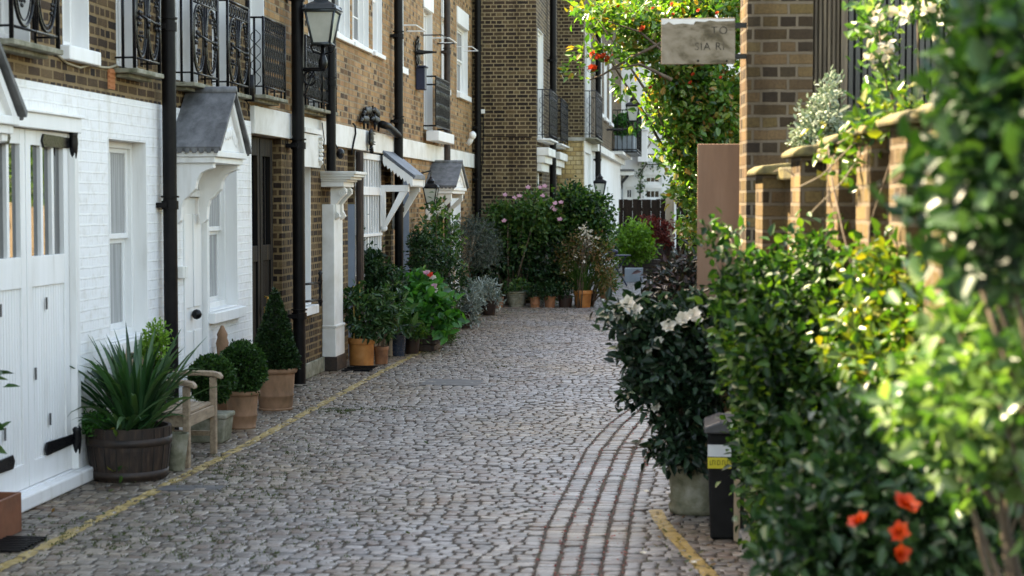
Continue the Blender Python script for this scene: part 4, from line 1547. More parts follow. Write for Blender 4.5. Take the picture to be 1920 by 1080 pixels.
# iron cattle silhouettes on the brick
def cow(px, py, size, tilt, label, upright=False):
    size *= .50
    q = on(px, py, 0, XW + .05 + (.045 if upright else 0))
    mb = MB()
    Rm = Matrix.Rotation(tilt, 3, 'X')
    def at(u, v, n=0.0):
        w_ = Rm @ Vector((n, u * size, v * size)); w_.y *= 2.1
        return q + w_
    def bl(u, v, ru, rv, s):
        k = MB(); k.blob((0, 0, 0), (.028, ru * size, rv * size), s, .12, 2)
        k.v = [at(a[1] / size + u, a[2] / size + v, a[0]) for a in k.v]
        mb.add([tuple(v_) for v_ in k.v], k.f)
    bl(0, 0, .5, .26, 1); bl(-.22, .03, .28, .27, 2); bl(.25, 0, .26, .26, 3)
    bl(-.62, -.02, .2, .16, 4); bl(-.78, -.10, .13, .10, 5)
    for u in (-.34, -.2, .28, .42):
        mb.tube([at(u, -.1), at(u + .02, -.36), at(u, -.6)], .045 * size * 1.6, 6, r2=.03 * size)
    mb.tube([at(.48, .1), at(.58, -.1), at(.56, -.3)], .03 * size, 5)
    mb.tube([at(-.6, .12), at(-.66, .28)], .03 * size, 5); mb.tube([at(-.72, .08), at(-.82, .2)], .03 * size, 5)
    return setp(mb.build('wall_ornament', M['rust'] if False else M['pipe'], smooth=True), label, 'ornament', 'iron animal ornaments on the wall')


cow(690, 208, .42, 0.25, 'upper left of four dark iron animal ornaments on warm brick')
cow(706, 211, .40, -.2, 'upper right iron animal ornament close under the brick courses')
cow(685, 224, .40, .1, 'lower left iron animal ornament just above the white band')
cow(706, 226, .44, -.1, 'lower right iron animal ornament next to the waste pipe')
cow(696, 259, .44, math.pi / 2, 'dark animal ornament turned on its end upon the white band', True)

# street lantern on the second pipe
yp = yw(543) - .1
c = FY(605, 22, yp)
lA = lantern('wall_lantern', 'large old street lantern on scrolled iron bracket from black drainpipe', c, .31, .18, .34, 'wall lanterns')
bk = MB()
zb = FY(605, 130, yp).z
bk.tube([(c.x, yp, c.z - .34), (c.x, yp, zb + .06)], .02, 8)
bk.tube([(XW + .12, yp, zb), (c.x, yp, zb), (c.x + .02, yp, zb + .08)], .022, 8)
bk.lathe([(.02, -.02), (.045, .02), (.05, .08), (.03, .14), (.02, .2)], (c.x, yp, zb), 10)
for s in (-1, 1):
    bk.tube([(c.x + s * .02, yp, zb + .16), (c.x + s * .10, yp, zb + .18), (c.x + s * .13, yp, c.z - .36), (c.x + s * .06, yp, c.z - .33)], .011, 5)
def spiral(cx, cz, r, t0, turns, sg=1):
    return [(cx + r * (1 - k / 30) * math.cos(t0 + sg * k * turns * 2 * math.pi / 24), yp, cz + r * (1 - k / 30) * math.sin(t0 + sg * k * turns * 2 * math.pi / 24)) for k in range(24)]
bk.tube(spiral(XW + .26, zb - .10, .09, math.pi / 2, 1.3), .012, 5)
bk.tube(spiral(c.x - .13, zb - .05, .05, math.pi / 2, 1.2, -1), .010, 5)
bk.tube([(XW + .13, yp, zb - .36), (XW + .2, yp, zb - .25), (c.x - .1, yp, zb - .02)], .012, 5)
bk.build('bracket', M['iron'], lA, smooth=True, fix=False)
q = on(808, 352, 0, XW + .26)
lB = lantern('wall_lantern', 'small black lantern hanging under the lead door hood', q, .21, .12, .24, 'wall lanterns', 'iron')
bk = MB(); bk.tube([(XW, q.y, q.z + .2), (q.x, q.y, q.z + .26), (q.x, q.y, q.z + .12)], .012, 5); bk.build('bracket', M['iron'], lB)

# ---------------- projecting brick house, its end wall faces down the lane
Y4 = 34.0
X4 = FY(1005, 300, Y4).x
h4 = thing('terraced_house', 'dark brick house projecting into the lane with its blank end wall', 'house', (X4, Y4, 0), 'terraced mews houses')
T4 = px_plane(X4)
Y5 = yw(1045, X4)
wall('end_wall', 'brick4', h4, py_plane(Y4), XW - 1.5, X4, 0, 8.2, (), .3)
F4a, F4b = hole(1003.8, 1018, 3.25, 5.35, X4), hole(1031, 1042.5, 3.25, 5.2, X4)
F4a = (Y4 + .35, F4a[1], 3.25, 5.35)
Da, Db = (Y4 + .4, yw(1016, X4), 0, 2.55), (yw(1031, X4), yw(1041, X4), 0, 2.5)
wall('front_wall', 'brick5', h4, T4, Y4 + .301, Y5 + .3, 0, 8.2, [F4a, F4b, Da, Db])
for f in (F4a, F4b):
    sash(h4, T4, *f, rec=.06, cols=2, sill=.1, mid=False)
    balcony(h4, T4, f[0] - .1, f[1] + .55, 3.2, .95, .24, 'trellis', 'white')
for d in (Da, Db):
    dr = MB(T4)
    dr.box(d[0] + .002, d[1] - .002, -.10, -.06, .003, d[3] - .002)
    dr.build('front_door', M['white'], h4)
    hd_ = MB(T4)
    for (n, z0, z1) in ((.10, 2.56, 2.72), (.17, 2.72, 2.86), (.24, 2.86, 3.02)):
        hd_.box(d[0] - .22 - n * .3, d[1] + .5, .002, n, z0 + .001, z1)
    hd_.build('stone_door_head', M['cream'], h4, bevel=.01)
drainpipe(h4, X4 + .12, yw(1026, X4), .03, 8, .07, (2.0, 3.2, 4.9))
cb = MB()
cb.tube([FY(x, y, Y4 - .012) for x, y in ((905, 255), (960, 257), (997, 257))], .011, 4)
cb.tube([FY(x, y, Y4 - .012) for x, y in ((906, 214), (907, 250), (905, 300), (902, 325))], .009, 4)
cb.build('cable', M['pipe'], h4)
cb = MB()
a = FY(905, 209, Y4)
cb.box(a.x - .045, a.x + .045, Y4 - .05, Y4 - .001, a.z - .04, a.z + .04)
cb.build('junction_box', M['cream'], h4)

k = MB(); k.box(XW - 1.5, X4 - .301, Y4 + .301, Y5 + .3, 8.05, 8.2); k.build('roof', M['lead'], h4)
k = MB(); k.box(XW - 1.5, XW - 1.2, Y4 + .301, Y5 + .3, 0, 8.04); k.build('rear_wall_sun_block', M['brick5'], h4)  # unseen wall added to keep sun from entering behind
X5 = FY(1094, 300, Y5).x
h5 = thing('terraced_house', 'brick house with yellow glazed brick pier and white painted lower storey', 'house', (X5, Y5, 0), 'terraced mews houses')
T5 = px_plane(X5)
YE = 60.5
wall('end_wall', 'brick4', h5, py_plane(Y5), X4 - .8, X5, 3.38, 8.2, (), .3)
wall('glazed_end_wall', 'glazed', h5, py_plane(Y5), X4 - .8, X5 + .001, 0, 3.379, (), .3)
sp = MB(py_plane(Y5)); sp.box(X4, X5 + .04, .001, .05, 3.33, 3.41); sp.build('string_course', M['stone'], h5)
F5 = (Y5 + .5, yw(1107, X5), 3.3, 5.9)
D5 = (Y5 + .5, yw(1107, X5), 0, 3.1)
VV = [(yw(a, X5), yw(b, X5), 4.3, 6.3) for a, b in ((1121, 1127.5), (1132, 1137), (1142, 1146))]
wall('upper_wall', 'brick5', h5, T5, Y5 + .301, YE, 3.38, 8.2, [F5] + VV)
k = MB(); k.box(X5 - 6, X5 - .301, Y5 + .301, YE, 8.05, 8.2); k.build('roof', M['lead'], h5)
k = MB(); k.box(X5 - 6, X5 - 5.7, Y5 + .301, YE, 0, 8.04); k.build('rear_wall_sun_block', M['brick5'], h5)  # unseen wall, added as a sun block behind the front
GD = [(yw(1127, X5), yw(1130, X5), 0, 2.4), (yw(1137, X5), yw(1140, X5), 1.2, 2.4)]
wall('ground_floor_wall', 'render', h5, px_plane(X5 + .01), Y5 + .301, YE, 0, 3.379, [D5] + GD, .31)
sash(h5, T5, *F5, rec=.06, cols=2, sill=0, mid=False)
balcony(h5, T5, F5[0] - .05, F5[1] + .4, 3.42, 1.05, .25, 'trellis')
for v in VV: sash(h5, T5, *v, rec=.05, cols=1, sill=.1)
dr = MB(T5); dr.box(D5[0] + .002, D5[1] - .002, -.10, -.06, .003, 3.09); dr.build('front_door', M['white'], h5)
for g_ in GD:
    dr = MB(T5); dr.box(g_[0] + .002, g_[1] - .002, -.16, -.12, g_[2] + .003, g_[3] - .003); dr.build('shutter', M['cream'], h5)
cn = MB(T5); cn.box(Y5 + 3, YE - 1, .012, .16, 3.2, 3.37); cn.box(YE - 9, YE - 1.5, .012, .4, 3.37, 3.45); cn.build('cornice', M['cream'], h5)
drainpipe(h5, X5 + .12, yw(1112, X5), .03, 8, .07, (3.0, 5.0))
q = on(1125, 343, 0, X5 + .3)
lC = lantern('wall_lantern', 'small dark lantern low on the white painted lower storey', q, .26, .15, .3, 'wall lanterns', 'iron')
bk = MB(); bk.tube([(X5, q.y, q.z - .4), (q.x, q.y, q.z - .42), (q.x, q.y, q.z - .3)], .02, 5); bk.build('bracket', M['iron'], lC)
# window box balcony far along
ya = yw(1148, X5)
bx = MB()
bx.box(X5 + .02, X5 + .75, ya, ya + 4.5, 3.46, 3.50)
for k in range(12):
    y = ya + 4.5 * k / 11
    bx.tube([(X5 + .74, y, 3.5), (X5 + .74, y, 4.75)], .016, 4)
for k in range(6):
    x = X5 + .74 * k / 5
    bx.tube([(x, ya, 3.5), (x, ya, 4.75)], .016, 4)
for z in (3.56, 4.75): bx.tube([(X5, ya, z), (X5 + .74, ya, z), (X5 + .74, ya + 4.5, z)], .022, 4)
bx.build('balcony', M['iron'], h5)
for k, (dy, lab) in enumerate(((-.0, 'round clipped shrub in grey box on the far iron balcony'), (1.9, 'second clipped shrub in grey box, farther along that iron balcony'))):
    c0 = Vector((X5 + .36, ya + .35 + dy, 3.5))
    t = thing('balcony_planter', lab, 'potted plant', c0, 'planters on the far balcony')
    b_ = MB(); b_.box(c0.x - .3, c0.x + .3, c0.y - .25, c0.y + .25, 3.5, 3.98); b_.build('pot', M['greybox'], t, bevel=.02)
    foliage('foliage', 'bright', t, [((c0.x, c0.y, 4.28), (.34, .34, .36), 160)], .09, .05, 8, .06, seed=k)
    b_ = MB(); b_.blob((c0.x, c0.y, 4.25), (.26, .26, .28), 3, .1); b_.build('inner_core', M['bark'], t)  # solid bark-coloured core standing in for the shaded inside

# ---------------- white house closing the lane
YW_ = 60.0
h6 = thing('end_house', 'white rendered house closing the far end of the lane', 'house', (-1, YW_, 0))
T6 = py_plane(YW_)
fx = lambda px: FY(px, 380, YW_).x
fz = lambda py: FY(1300, py, YW_).z
wins = [(fx(1170), fx(1189), fz(376), fz(350), 2, 1), (fx(1206), fx(1241), fz(376), fz(352), 3, 1), (fx(1206), fx(1241), fz(347), fz(327), 3, 1), (fx(1203), fx(1245), fz(243), fz(182), 3, 4), (fx(1167), fx(1178), fz(215), fz(172), 1, 2), (fx(1150), fx(1166), fz(345), fz(328), 1, 1)]
wall('front_wall', 'render', h6, T6, X5 - .6, 7, 0, 9.5, [w[:4] for w in wins], .3)
for w in wins:
    sash(h6, T6, *w[:4], rec=.05, cols=w[4], rows=w[5], sill=.1 if w[3] > 3.2 else 0, mid=False, pm='pane_d', fr=.06)
k = MB(); k.box(X5 - .6, 7, YW_ + .301, YW_ + 6, 9.2, 9.5); k.build('roof', M['lead'], h6)
k = MB(); k.box(X5 - .6, 7, YW_ + 5.7, YW_ + 6, 0, 9.19); k.build('rear_wall_sun_block', M['render'], h6)  # added unseen wall that stops light from the back
by = MB(T6)
by.box(fx(1196), fx(1214), .001, .5, fz(304), fz(246)); by.box(fx(1194), fx(1216), .001, .56, fz(246), fz(241)); by.build('corner_bay', M['render'], h6, bevel=.02)
cn = MB(T6)
cn.box(fx(1153), fx(1189), .002, .9, fz(329), fz(322)); co = cn.build('canopy', M['white'], h6)
cn = MB(T6); cn.box(fx(1152), fx(1190), .002, .96, fz(321.5), fz(318)); cn.build('canopy_roof', M['lead'], co)
cn = MB(); cn.tube([T6((fx(1165), .02, fz(356))), T6((fx(1166), .3, fz(343))), T6((fx(1178), .8, fz(330)))], .05, 6)
cn.tube([T6((fx(1165), .02, fz(358))), T6((fx(1165), .02, fz(330)))], .05, 6); cn.build('bracket', M['iron'], co)
cn = MB(T6); cn.box(fx(1160), fx(1168), .002, .12, 0, fz(330)); cn.build('door_post', M['greybox'], h6)
for k, (a, b) in enumerate((((1216, 255), (1262, 306)), ((1230, 268), (1250, 252)), ((1216, 306), (1245, 296)), ((1222, 280), (1216, 300)))):
    pass
cr = MB()
for pts in ([(1214, 255), (1226, 268), (1240, 280), (1264, 300)], [(1224, 268), (1238, 262), (1250, 250)], [(1212, 280), (1220, 268), (1216, 256)], [(1215, 290), (1232, 290), (1245, 276)], [(1196, 330), (1212, 308), (1235, 308), (1262, 312)], [(1200, 372), (1200, 345), (1206, 318)]):
    cr.tube([FY(x, y, YW_ - .12) for x, y in pts], .03, 5, r2=.012)
cv = thing('climbing_vine', 'thin bare vine with few leaves on the white end house', 'climber', (fx(1210), YW_ - .1, 0))
cr.build('stem', M['bark'], cv)
foliage('foliage', 'hedge', cv, [(tuple(FY(px, py, YW_ - .25)), (rx / 55, .12, rz / 55), n) for px, py, rx, rz, n in ((1201, 340, 4, 26, 22), (1225, 308, 22, 3, 14), (1252, 372, 8, 8, 14))], .10, .06, 5, .07, seed=4)
# far lantern
q = FY(1187, 199, 50)
lD = lantern('wall_lantern', 'old street lantern near the far white house, partly below leaves', q, .36, .22, .42, 'wall lanterns', 'iron')
bk = MB()
bk.tube([(q.x, 50, q.z - .42), (q.x, 50, q.z - .66)], .03, 6)
bk.tube([(q.x, 50, q.z - .62), (q.x - .3, 50, q.z - .66), (X5 + .0, 50, q.z - .66)], .03, 6)
for s in (-1, 1): bk.tube([(q.x, 50, q.z - .66), (q.x + s * .14, 50, q.z - .6), (q.x + s * .12, 50, q.z - .5), (q.x + s * .16, 50, q.z - .42)], .018, 5)
bk.build('bracket', M['iron'], lD)

# ---------------- fences at the far end
YF = 54.0
def fence(name, label, Y, x0, x1, h, mat, group, posts, pmat='palewood', T=None, w=.13):
    t = thing(name, label, 'fence', ((x0 + x1) / 2, Y, 0), group)
    b_ = MB(T or py_plane(Y))
    n = int((x1 - x0) / w)
    rr = random.Random(3)
    for k in range(n):
        a = x0 + (x1 - x0) * k / n
        n0 = rr.uniform(0, .012) + (.02 if k % 2 else 0)
        b_.box(a + .004, a + (x1 - x0) / n + (.012 if k % 2 else -.004), n0, n0 + .018, .02, h + rr.uniform(-.015, .015))
    b_.box(x0, x1, -.06, -.001, .3, .4); b_.box(x0, x1, -.06, -.001, h - .35, h - .25)
    b_.build('board_panel', M[mat], t)
    for p in posts:
        k = MB(T or py_plane(Y))
        k.box(p - .13, p + .13, -.1, .12, 0, h + .06)
        k.build('post', M[pmat], t, bevel=.015)
    return t


fence('garden_fence', 'dark brown board fence with pale post before the white house', YF, FY(1160, 380, YF).x, FY(1247, 380, YF).x, 2.05, 'fence', 'board fences', [FY(1256, 380, YF).x])
fence('garden_fence', 'dark brown board fence right of the pale post', YF - .3, FY(1268, 380, YF).x, 1.2, 2.05, 'fence', 'board fences', [])
tr = lambda p: (1.05 - p[1], p[0], p[2])
fence('garden_fence', 'pale timber fence along the right side of the lane', 0, 20, 34, 1.9, 'palewood', 'board fences', [21, 24, 27, 30, 33], T=tr)

# ------------------------------------------------------------------ pots, plants and furniture along the left
sc = lambda py: (py - 380) / CAM_H            # photo pixels per metre where the ground is seen at row py


def spot(px, py, r):
    """ground point of a round pot whose front foot is seen at the pixel"""
    p = G(px, py)
    d = Vector((p.x, p.y, 0)).normalized()
    q = p + d * r
    return Vector((q.x, q.y, 0.0))


# trough with its plant at the near corner
g0 = G(27, 1003)
t = thing('planter_box', 'rust-brown planter box by the white garage doors, cut by the frame', 'planter', (g0.x - .3, g0.y + .25, 0))
b = MB()
x1 = g0.x
for (a0, a1, b0, b1) in ((x1 - .7, x1, g0.y - .30, g0.y - .28), (x1 - .7, x1, g0.y + .10, g0.y + .12), (x1 - .02, x1, g0.y - .28, g0.y + .10), (x1 - .7, x1 - .68, g0.y - .28, g0.y + .10)):
    b.box(a0, a1, b0, b1, 0, .235)
b.box(x1 - .68, x1 - .02, g0.y - .28, g0.y + .10, .0, .19)
b.build('box', M['rust'], t, bevel=.006)
foliage('foliage', 'laurel', t, [((x1 - .30, g0.y - .12, .72), (.22, .2, .42), 26)], .13, .05, 7, .05, seed=71)
stems('stem', 'bark', t, (x1 - .34, g0.y - .1, .2), [((x1 - .38, g0.y - .1, .75), (.2, .2, .3), 1)], 6, .012, .004, 3)

# half barrel with strap leaves
c = spot(243, 907, .285)
t = thing('barrel_planter', 'oak half barrel filled with long dark strap leaves', 'planter', c)
b = MB()
b.lathe([(.262, 0), (.275, .1), (.290, .22), (.295, .33), (.296, .375), (.272, .375), (.268, .33)], c, 40)
bo = b.build('barrel', M['barrel'], t)
sv = MB()
for k in range(20):
    a = k * math.pi / 10
    sv.tube([c + Vector((math.cos(a) * .2635, math.sin(a) * .2635, .005)), c + Vector((math.cos(a) * .2915, math.sin(a) * .2915, .22)), c + Vector((math.cos(a) * .297, math.sin(a) * .297, .37))], .004, 4)
sv.build('stave_joint', M['dark'], bo)
for (z, r) in ((.045, .2705), (.275, .2955)):
    hp_ = MB(); hp_.lathe([(r - .01, z - .028), (r + .004, z - .026), (r + .007, z + .026), (r - .01, z + .028)], c, 40)
    hp_.build('hoop', M['hoop'], bo, smooth=True)
MB().lathe([(.268, .33), (.01, .35)], c, 20).build('soil', M['soil'], t)
blades('foliage', 'strap', t, c + Vector((.05, 0, .34)), 130, .72, .046, 1.25, .45, 3, .13)
blades('drooping_leaf', 'strap', t, c + Vector((.02, -.20, .37)), 26, .42, .030, .7, .95, 8, .16, .42)
foliage('fern', 'fern', t, [((c.x - .17, c.y - .12, .39), (.13, .12, .07), 130)], .035, .012, 9, .025, seed=5)
fl = MB()
lw = spot(255, 882, 0)
for k, (px, py) in enumerate(((244, 886), (262, 885), (271, 882))):
    pass
dl_ = foliage('leaves', 'yell', t, [((c.x + .02, c.y - .285, .10), (.05, .012, .02), 4), ((c.x + .01, c.y - .30, .34), (.03, .015, .03), 2)], .07, .03, 2, .015, seed=9)

# small twisted conifer and stake behind the barrel
c2 = spot(290, 862, .12)
t = thing('potted_shrub', 'small twisted evergreen behind the half barrel, against white brick', 'potted plant', c2)
pot(t, c2, .16, .12, .28, 'mossy', 'plain')
bl = [((c2.x - .02, c2.y, .80), (.085, .08, .10), 90), ((c2.x + .03, c2.y, .93), (.06, .06, .09), 70), ((c2.x - .06, c2.y, .65), (.12, .1, .09), 80), ((c2.x + .05, c2.y, .52), (.13, .12, .16), 90)]
foliage('foliage', 'lime', t, bl[:2], .035, .014, 9, .03, seed=11)
foliage('lower_foliage', 'yew', t, bl[2:], .035, .014, 9, .03, seed=12)
stems('stem', 'bark', t, (c2.x, c2.y, .25), bl, 8, .014, .005, 4, .02)
q = G(238, 880); q = Vector((XW + .08, on(238, 700, 0, XW + .08).y, 0))
st = MB(); st.prism([(q.x - .02, q.y - .035, 0), (q.x - .02, q.y + .035, 0), (q.x - .02, q.y + .035, .80), (q.x - .02, q.y - .005, .90), (q.x - .02, q.y - .035, .84)], (.04, 0, 0))
setp(st.build('garden_stake', M['palewood'], bevel=.005), 'pale pointed wooden stake leaning by the white wall behind the strap leaves', 'stake')

# bench
f1, f2 = G(357, 877), G(420, 851)
bx0 = f1.x
w = f2.y - f1.y
t = thing('garden_bench', 'small weathered teak bench with curved arms against the white house', 'bench', (bx0 - .2, (f1.y + f2.y) / 2, 0))
lg = .05
dep = .46
ya, yb = f1.y, f2.y + .0
xb = bx0 - dep
for (x, y, h) in ((bx0, ya, .60), (bx0, yb, .60), (xb, ya, .78), (xb, yb, .78)):
    l_ = MB(); l_.box(x - lg, x, y - lg / 2, y + lg / 2, .0, h); l_.build('leg', M['teak'], t, bevel=.005)
for y in (ya, yb):
    ar_ = MB()
    pr = [(xb - .01, .60), (bx0 - .12, .612), (bx0 + .0, .602), (bx0 + .045, .582), (bx0 + .05, .604), (bx0 + .03, .632), (bx0 - .03, .645), (bx0 - .15, .648), (xb - .01, .635)]
    ar_.prism([(x, y - .038, z) for x, z in pr], (0, .076, 0))
    ar_.build('armrest', M['teak'], t, bevel=.008)
s_ = MB()
for k in range(6):
    x = xb + .03 + k * (dep - .05) / 6
    s_.box(x, x + .055, ya - .03, yb + .03, .385, .405)
s_.build('seat', M['teak'], t, bevel=.004)
s_ = MB()
s_.box(bx0 - .035, bx0 - .008, ya + .026, yb - .026, .30, .383); s_.box(xb + .01, xb + .035, ya + .026, yb - .026, .30, .383)
for y in (ya, yb):
    s_.box(xb + .001, bx0 - lg - .001, y - .012, y + .012, .30, .383); s_.box(xb + .001, bx0 - lg - .001, y - .012, y + .012, .14, .18)
s_.build('seat_frame', M['teak'], t, bevel=.003)
s_ = MB()
s_.box(xb - .045, xb - .012, ya + .026, yb - .026, .72, .78); s_.box(xb - .045, xb - .012, ya + .026, yb - .026, .44, .48)
n = 7
for k in range(n):
    y = ya + .06 + (yb - ya - .12) * k / (n - 1)
    s_.box(xb - .038, xb - .02, y - .018, y + .018, .48, .72)
s_.build('backrest', M['teak'], t, bevel=.004)

# mossy pots by the bench
c3 = spot(329, 884, .07)
t = thing('stone_pot', 'narrow mossy stone pot squeezed between half barrel and bench', 'pot', c3)
pot(t, c3, .10, .065, .27, 'mossy', 'plain')
c4 = Vector((-3.92, 14.0, 0))
t = thing('potted_shrub', 'low clipped box mound in a mossy stone planter behind the bench', 'potted plant', c4, 'clipped box in pots')
b = MB(); q = c4
b.prism([(q.x - .13, q.y - .13, 0), (q.x + .13, q.y - .13, 0), (q.x + .16, q.y - .15, .20), (q.x - .16, q.y - .15, .20)], (0, .28, 0))
b.box(q.x - .172, q.x + .172, q.y - .162, q.y + .142, .20, .24)
b.build('planter', M['mossy'], t, bevel=.012)
def clipped(t, c, rad, z, n, seed, mat='box', L=.024, cone=False):
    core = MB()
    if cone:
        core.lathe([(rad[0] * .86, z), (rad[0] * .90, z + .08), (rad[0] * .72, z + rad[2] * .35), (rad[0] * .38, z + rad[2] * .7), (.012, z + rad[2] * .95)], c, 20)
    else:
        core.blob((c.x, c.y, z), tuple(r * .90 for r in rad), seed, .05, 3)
    core.build('inner_core', M['bark'] if False else M['core_shade'], t, smooth=True)  # solid dark core, its colour stands in for shade between leaves
    rng = np.random.default_rng(seed)
    if cone:
        h = rad[2]
        u = 1 - np.sqrt(rng.random(n) * .998)
        th = rng.random(n) * 2 * np.pi
        prof = rad[0] * np.interp(u, [0, .06, .2, .45, .75, 1], [.88, 1.0, .93, .66, .32, .03])
        prof = prof * (1 + .05 * np.sin(5 * th + 9 * u) + .05 * np.sin(11 * u + 3 * th + 1)) * rng.uniform(.9, 1.05, n)
        P = np.stack([c.x + prof * np.cos(th), c.y + prof * np.sin(th), z + u * h], 1)
        d = np.stack([np.cos(th), np.sin(th), np.full(n, .35)], 1)
    else:
        d = unit(rng.normal(size=(n, 3)))
        k = (1 + .05 * np.sin(6 * d[:, 0] + 1) * np.sin(7 * d[:, 1]) + .04 * np.sin(9 * d[:, 2] + 4 * d[:, 0])) * (rng.uniform(.9, 1.05, n) + .10 * (rng.random(n) < .06))
        P = np.array([c.x, c.y, z]) + d * np.array(rad) * k[:, None]
    D = d + rng.normal(size=(n, 3)) * .55 + np.array([0, 0, .2])
    N = d * .4 + rng.normal(size=(n, 3)) * .6 + np.array([0, 0, .4])
    Ls = L * rng.uniform(.6, 1.7, n)
    V, Q = leaves(P, D, N, Ls, Ls * .6)
    np_mesh('foliage', V, Q, LF[mat], t)
M['core_shade'] = surf('dark_core_shade', [(.3, (.006, .010, .004)), (.7, (.014, .022, .008))], 30, .9, .8, .01)  # near-black green painting the shade inside clipped shapes
clipped(t, Vector((c4.x + .0, c4.y + .05, 0)), (.17, .20, .18), .50, 6000, 21)
c5 = spot(455, 806, .13)
t = thing('potted_shrub', 'round clipped box ball in a ribbed terracotta pot behind the bench', 'potted plant', c5, 'clipped box in pots')
pot(t, c5, .155, .112, .33, 'terra', 'roll')
clipped(t, c5, (.19, .19, .215), .51, 7500, 22)
c6 = spot(517, 772, .18)
t = thing('potted_shrub', 'tall clipped box cone in a large ribbed terracotta pot', 'potted plant', c6, 'clipped box in pots')
pot(t, c6, .205, .155, .40, 'terra', 'roll')
clipped(t, c6, (.205, .205, .76), .385, 9000, 23, cone=True, mat='yew')
q = on(417, 650, 0, XW + .10)
fi = MB(); fi.lathe([(.07, 0), (.06, .3), (.05, q.z - .05), (.055, q.z), (.06, q.z + .03), (.045, q.z + .08), (.05, q.z + .11), (.03, q.z + .15), (.012, q.z + .19)], (q.x, q.y, 0), 12)
setp(fi.build('finial', M['terra'], smooth=True), 'slim pinkish terracotta finial against the white brick behind the box ball', 'ornament')

# shrubs and pots beside the stone door case
def potted(label, px, py, rt, rb, h, pmat, style, cat='potted plant', group=None, name='potted_shrub'):
    c = spot(px, py, rb)
    t = thing(name, label, cat, c, group)
    pot(t, c, rt, rb, h, pmat, style)
    return t, c

GP = 'pots beside the stone door case'
t, c = potted('glossy rhododendron with bamboo canes in a large orange pot', 678, 686, .165, .145, .325, 'terra_o', 'rim', group=GP)
bl = [((c.x + .04, c.y, .62), (.26, .22, .27), 66), ((c.x + .16, c.y - .02, .52), (.26, .22, .20), 56), ((c.x - .1, c.y, .75), (.16, .16, .2), 26), ((c.x + .3, c.y + .1, .72), (.2, .2, .2), 34)]
foliage('foliage', 'laurel', t, bl, .085, .03, 8, .03, up=.1, seed=31, droop=.3)
stems('stem', 'bark', t, (c.x, c.y, .28), bl, 12, .012, .004, 5)
for k, (px, py) in enumerate(((663, 537), (674, 528))):
    cn = MB(); a = Vector((c.x - .08 + k * .07, c.y - .06, .28)); e = on(px, py, 1, c.y - .04)
    cn.tube([a, e], .011, 6); cn.build('cane', M['cane'], t)
t, c = potted('small brown flower pot with sparse twigs beside the large orange pot', 715, 683, .095, .075, .21, 'terra_d', 'rim', group=GP)
bl = [((c.x + .04, c.y, .45), (.14, .12, .16), 14)]
foliage('foliage', 'laurel', t, bl, .09, .032, 6, .03, seed=33); stems('stem', 'bark', t, (c.x, c.y, .2), bl, 6, .008, .003, 6)
c = spot(722, 668, .1)
t = thing('wooden_planter', 'tall pale wooden planter tucked behind the small brown pot', 'planter', c)
b = MB()
for k in range(4): b.box(c.x - .11, c.x + .11, c.y - .11, c.y + .11, .003 + k * .075, .073 + k * .075)
for sx in (-1, 1): b.box(c.x + sx * .095 - .02, c.x + sx * .095 + .02, c.y - .125, c.y - .1105, 0, .31)
b.build('box', M['palewood'], t, bevel=.005)
bl = [((c.x, c.y, .55), (.18, .16, .2), 22)]
foliage('foliage', 'laurel', t, bl, .085, .03, 7, .03, seed=34)
t, c = potted('large leaved shrub in a dark blue glazed pot', 745, 668, .115, .095, .27, 'blue_pot', 'plain', group=GP)
bl = [((c.x + .02, c.y - .04, .42), (.20, .18, .14), 18)]
foliage('foliage', 'laurel', t, bl, .15, .055, 5, .03, seed=35, up=.1); stems('stem', 'bark', t, (c.x, c.y, .25), bl, 6, .008, .003, 7)
t, c = potted('low yellow-green tuft in a small dark brown pot', 772, 664, .11, .085, .20, 'dark_pot', 'plain', group=GP)
foliage('foliage', 'rose', t, [((c.x + .03, c.y, .27), (.17, .15, .09), 60)], .06, .015, 8, .03, seed=36)
# climber on the barred gate
cg = Vector((XW + .16, yw(690) , 0))
t = thing('climbing_shrub', 'dark glossy climber growing up the white barred gate', 'climber', cg)
bl = [(tuple(FY(px, py, cg.y - .1)), (rx / 150, .22, rz / 150), n) for px, py, rx, rz, n in ((690, 520, 48, 52, 190), (668, 465, 14, 40, 44), (730, 540, 32, 38, 100), (664, 415, 8, 18, 12), (690, 500, 24, 26, 60))]
foliage('foliage', 'deep', t, bl, .06, .03, 9, .05, seed=41)
stems('stem', 'bark', t, (cg.x, cg.y, 0), bl, 14, .016, .004, 8)
# hydrangea
c = spot(800, 656, .16)
t = thing('potted_shrub', 'bright green broad leaved hydrangea in a dark timber trough', 'potted plant', c)
b = MB()
for k in range(4): b.box(c.x - .16, c.x + .17, c.y - .42, c.y + .38, .003 + k * .085, .083 + k * .085)
b.build('trough', M['barrel'], t, bevel=.006)
bl = [(tuple(FY(px, py, c.y + dy)), (rx / 141, .30, rz / 141), n) for px, py, rx, rz, n, dy in ((785, 580, 50, 42, 90, -.25), (818, 592, 36, 38, 60, -.1), (762, 560, 38, 38, 60, .1), (790, 548, 40, 28, 50, .1), (745, 590, 26, 30, 34, 0))]
foliage('foliage', 'bright', t, bl, .13, .085, 6, .05, seed=42, up=.5, out=.9, droop=.25)
stems('stem', 'bark', t, (c.x, c.y, .3), bl, 10, .01, .004, 9, .12)
for k, (px, py, m) in enumerate(((806, 516, 'petalr'), (812, 521, 'petalw'), (814, 537, 'petalp'), (719, 573, 'petalp'), (745, 578, 'petalp'), (800, 512, 'petalp'), (816, 545, 'petalw'))):
    flower_object('flower', m, t, FY(px, py, c.y - .35), .055, 6, 2, k)
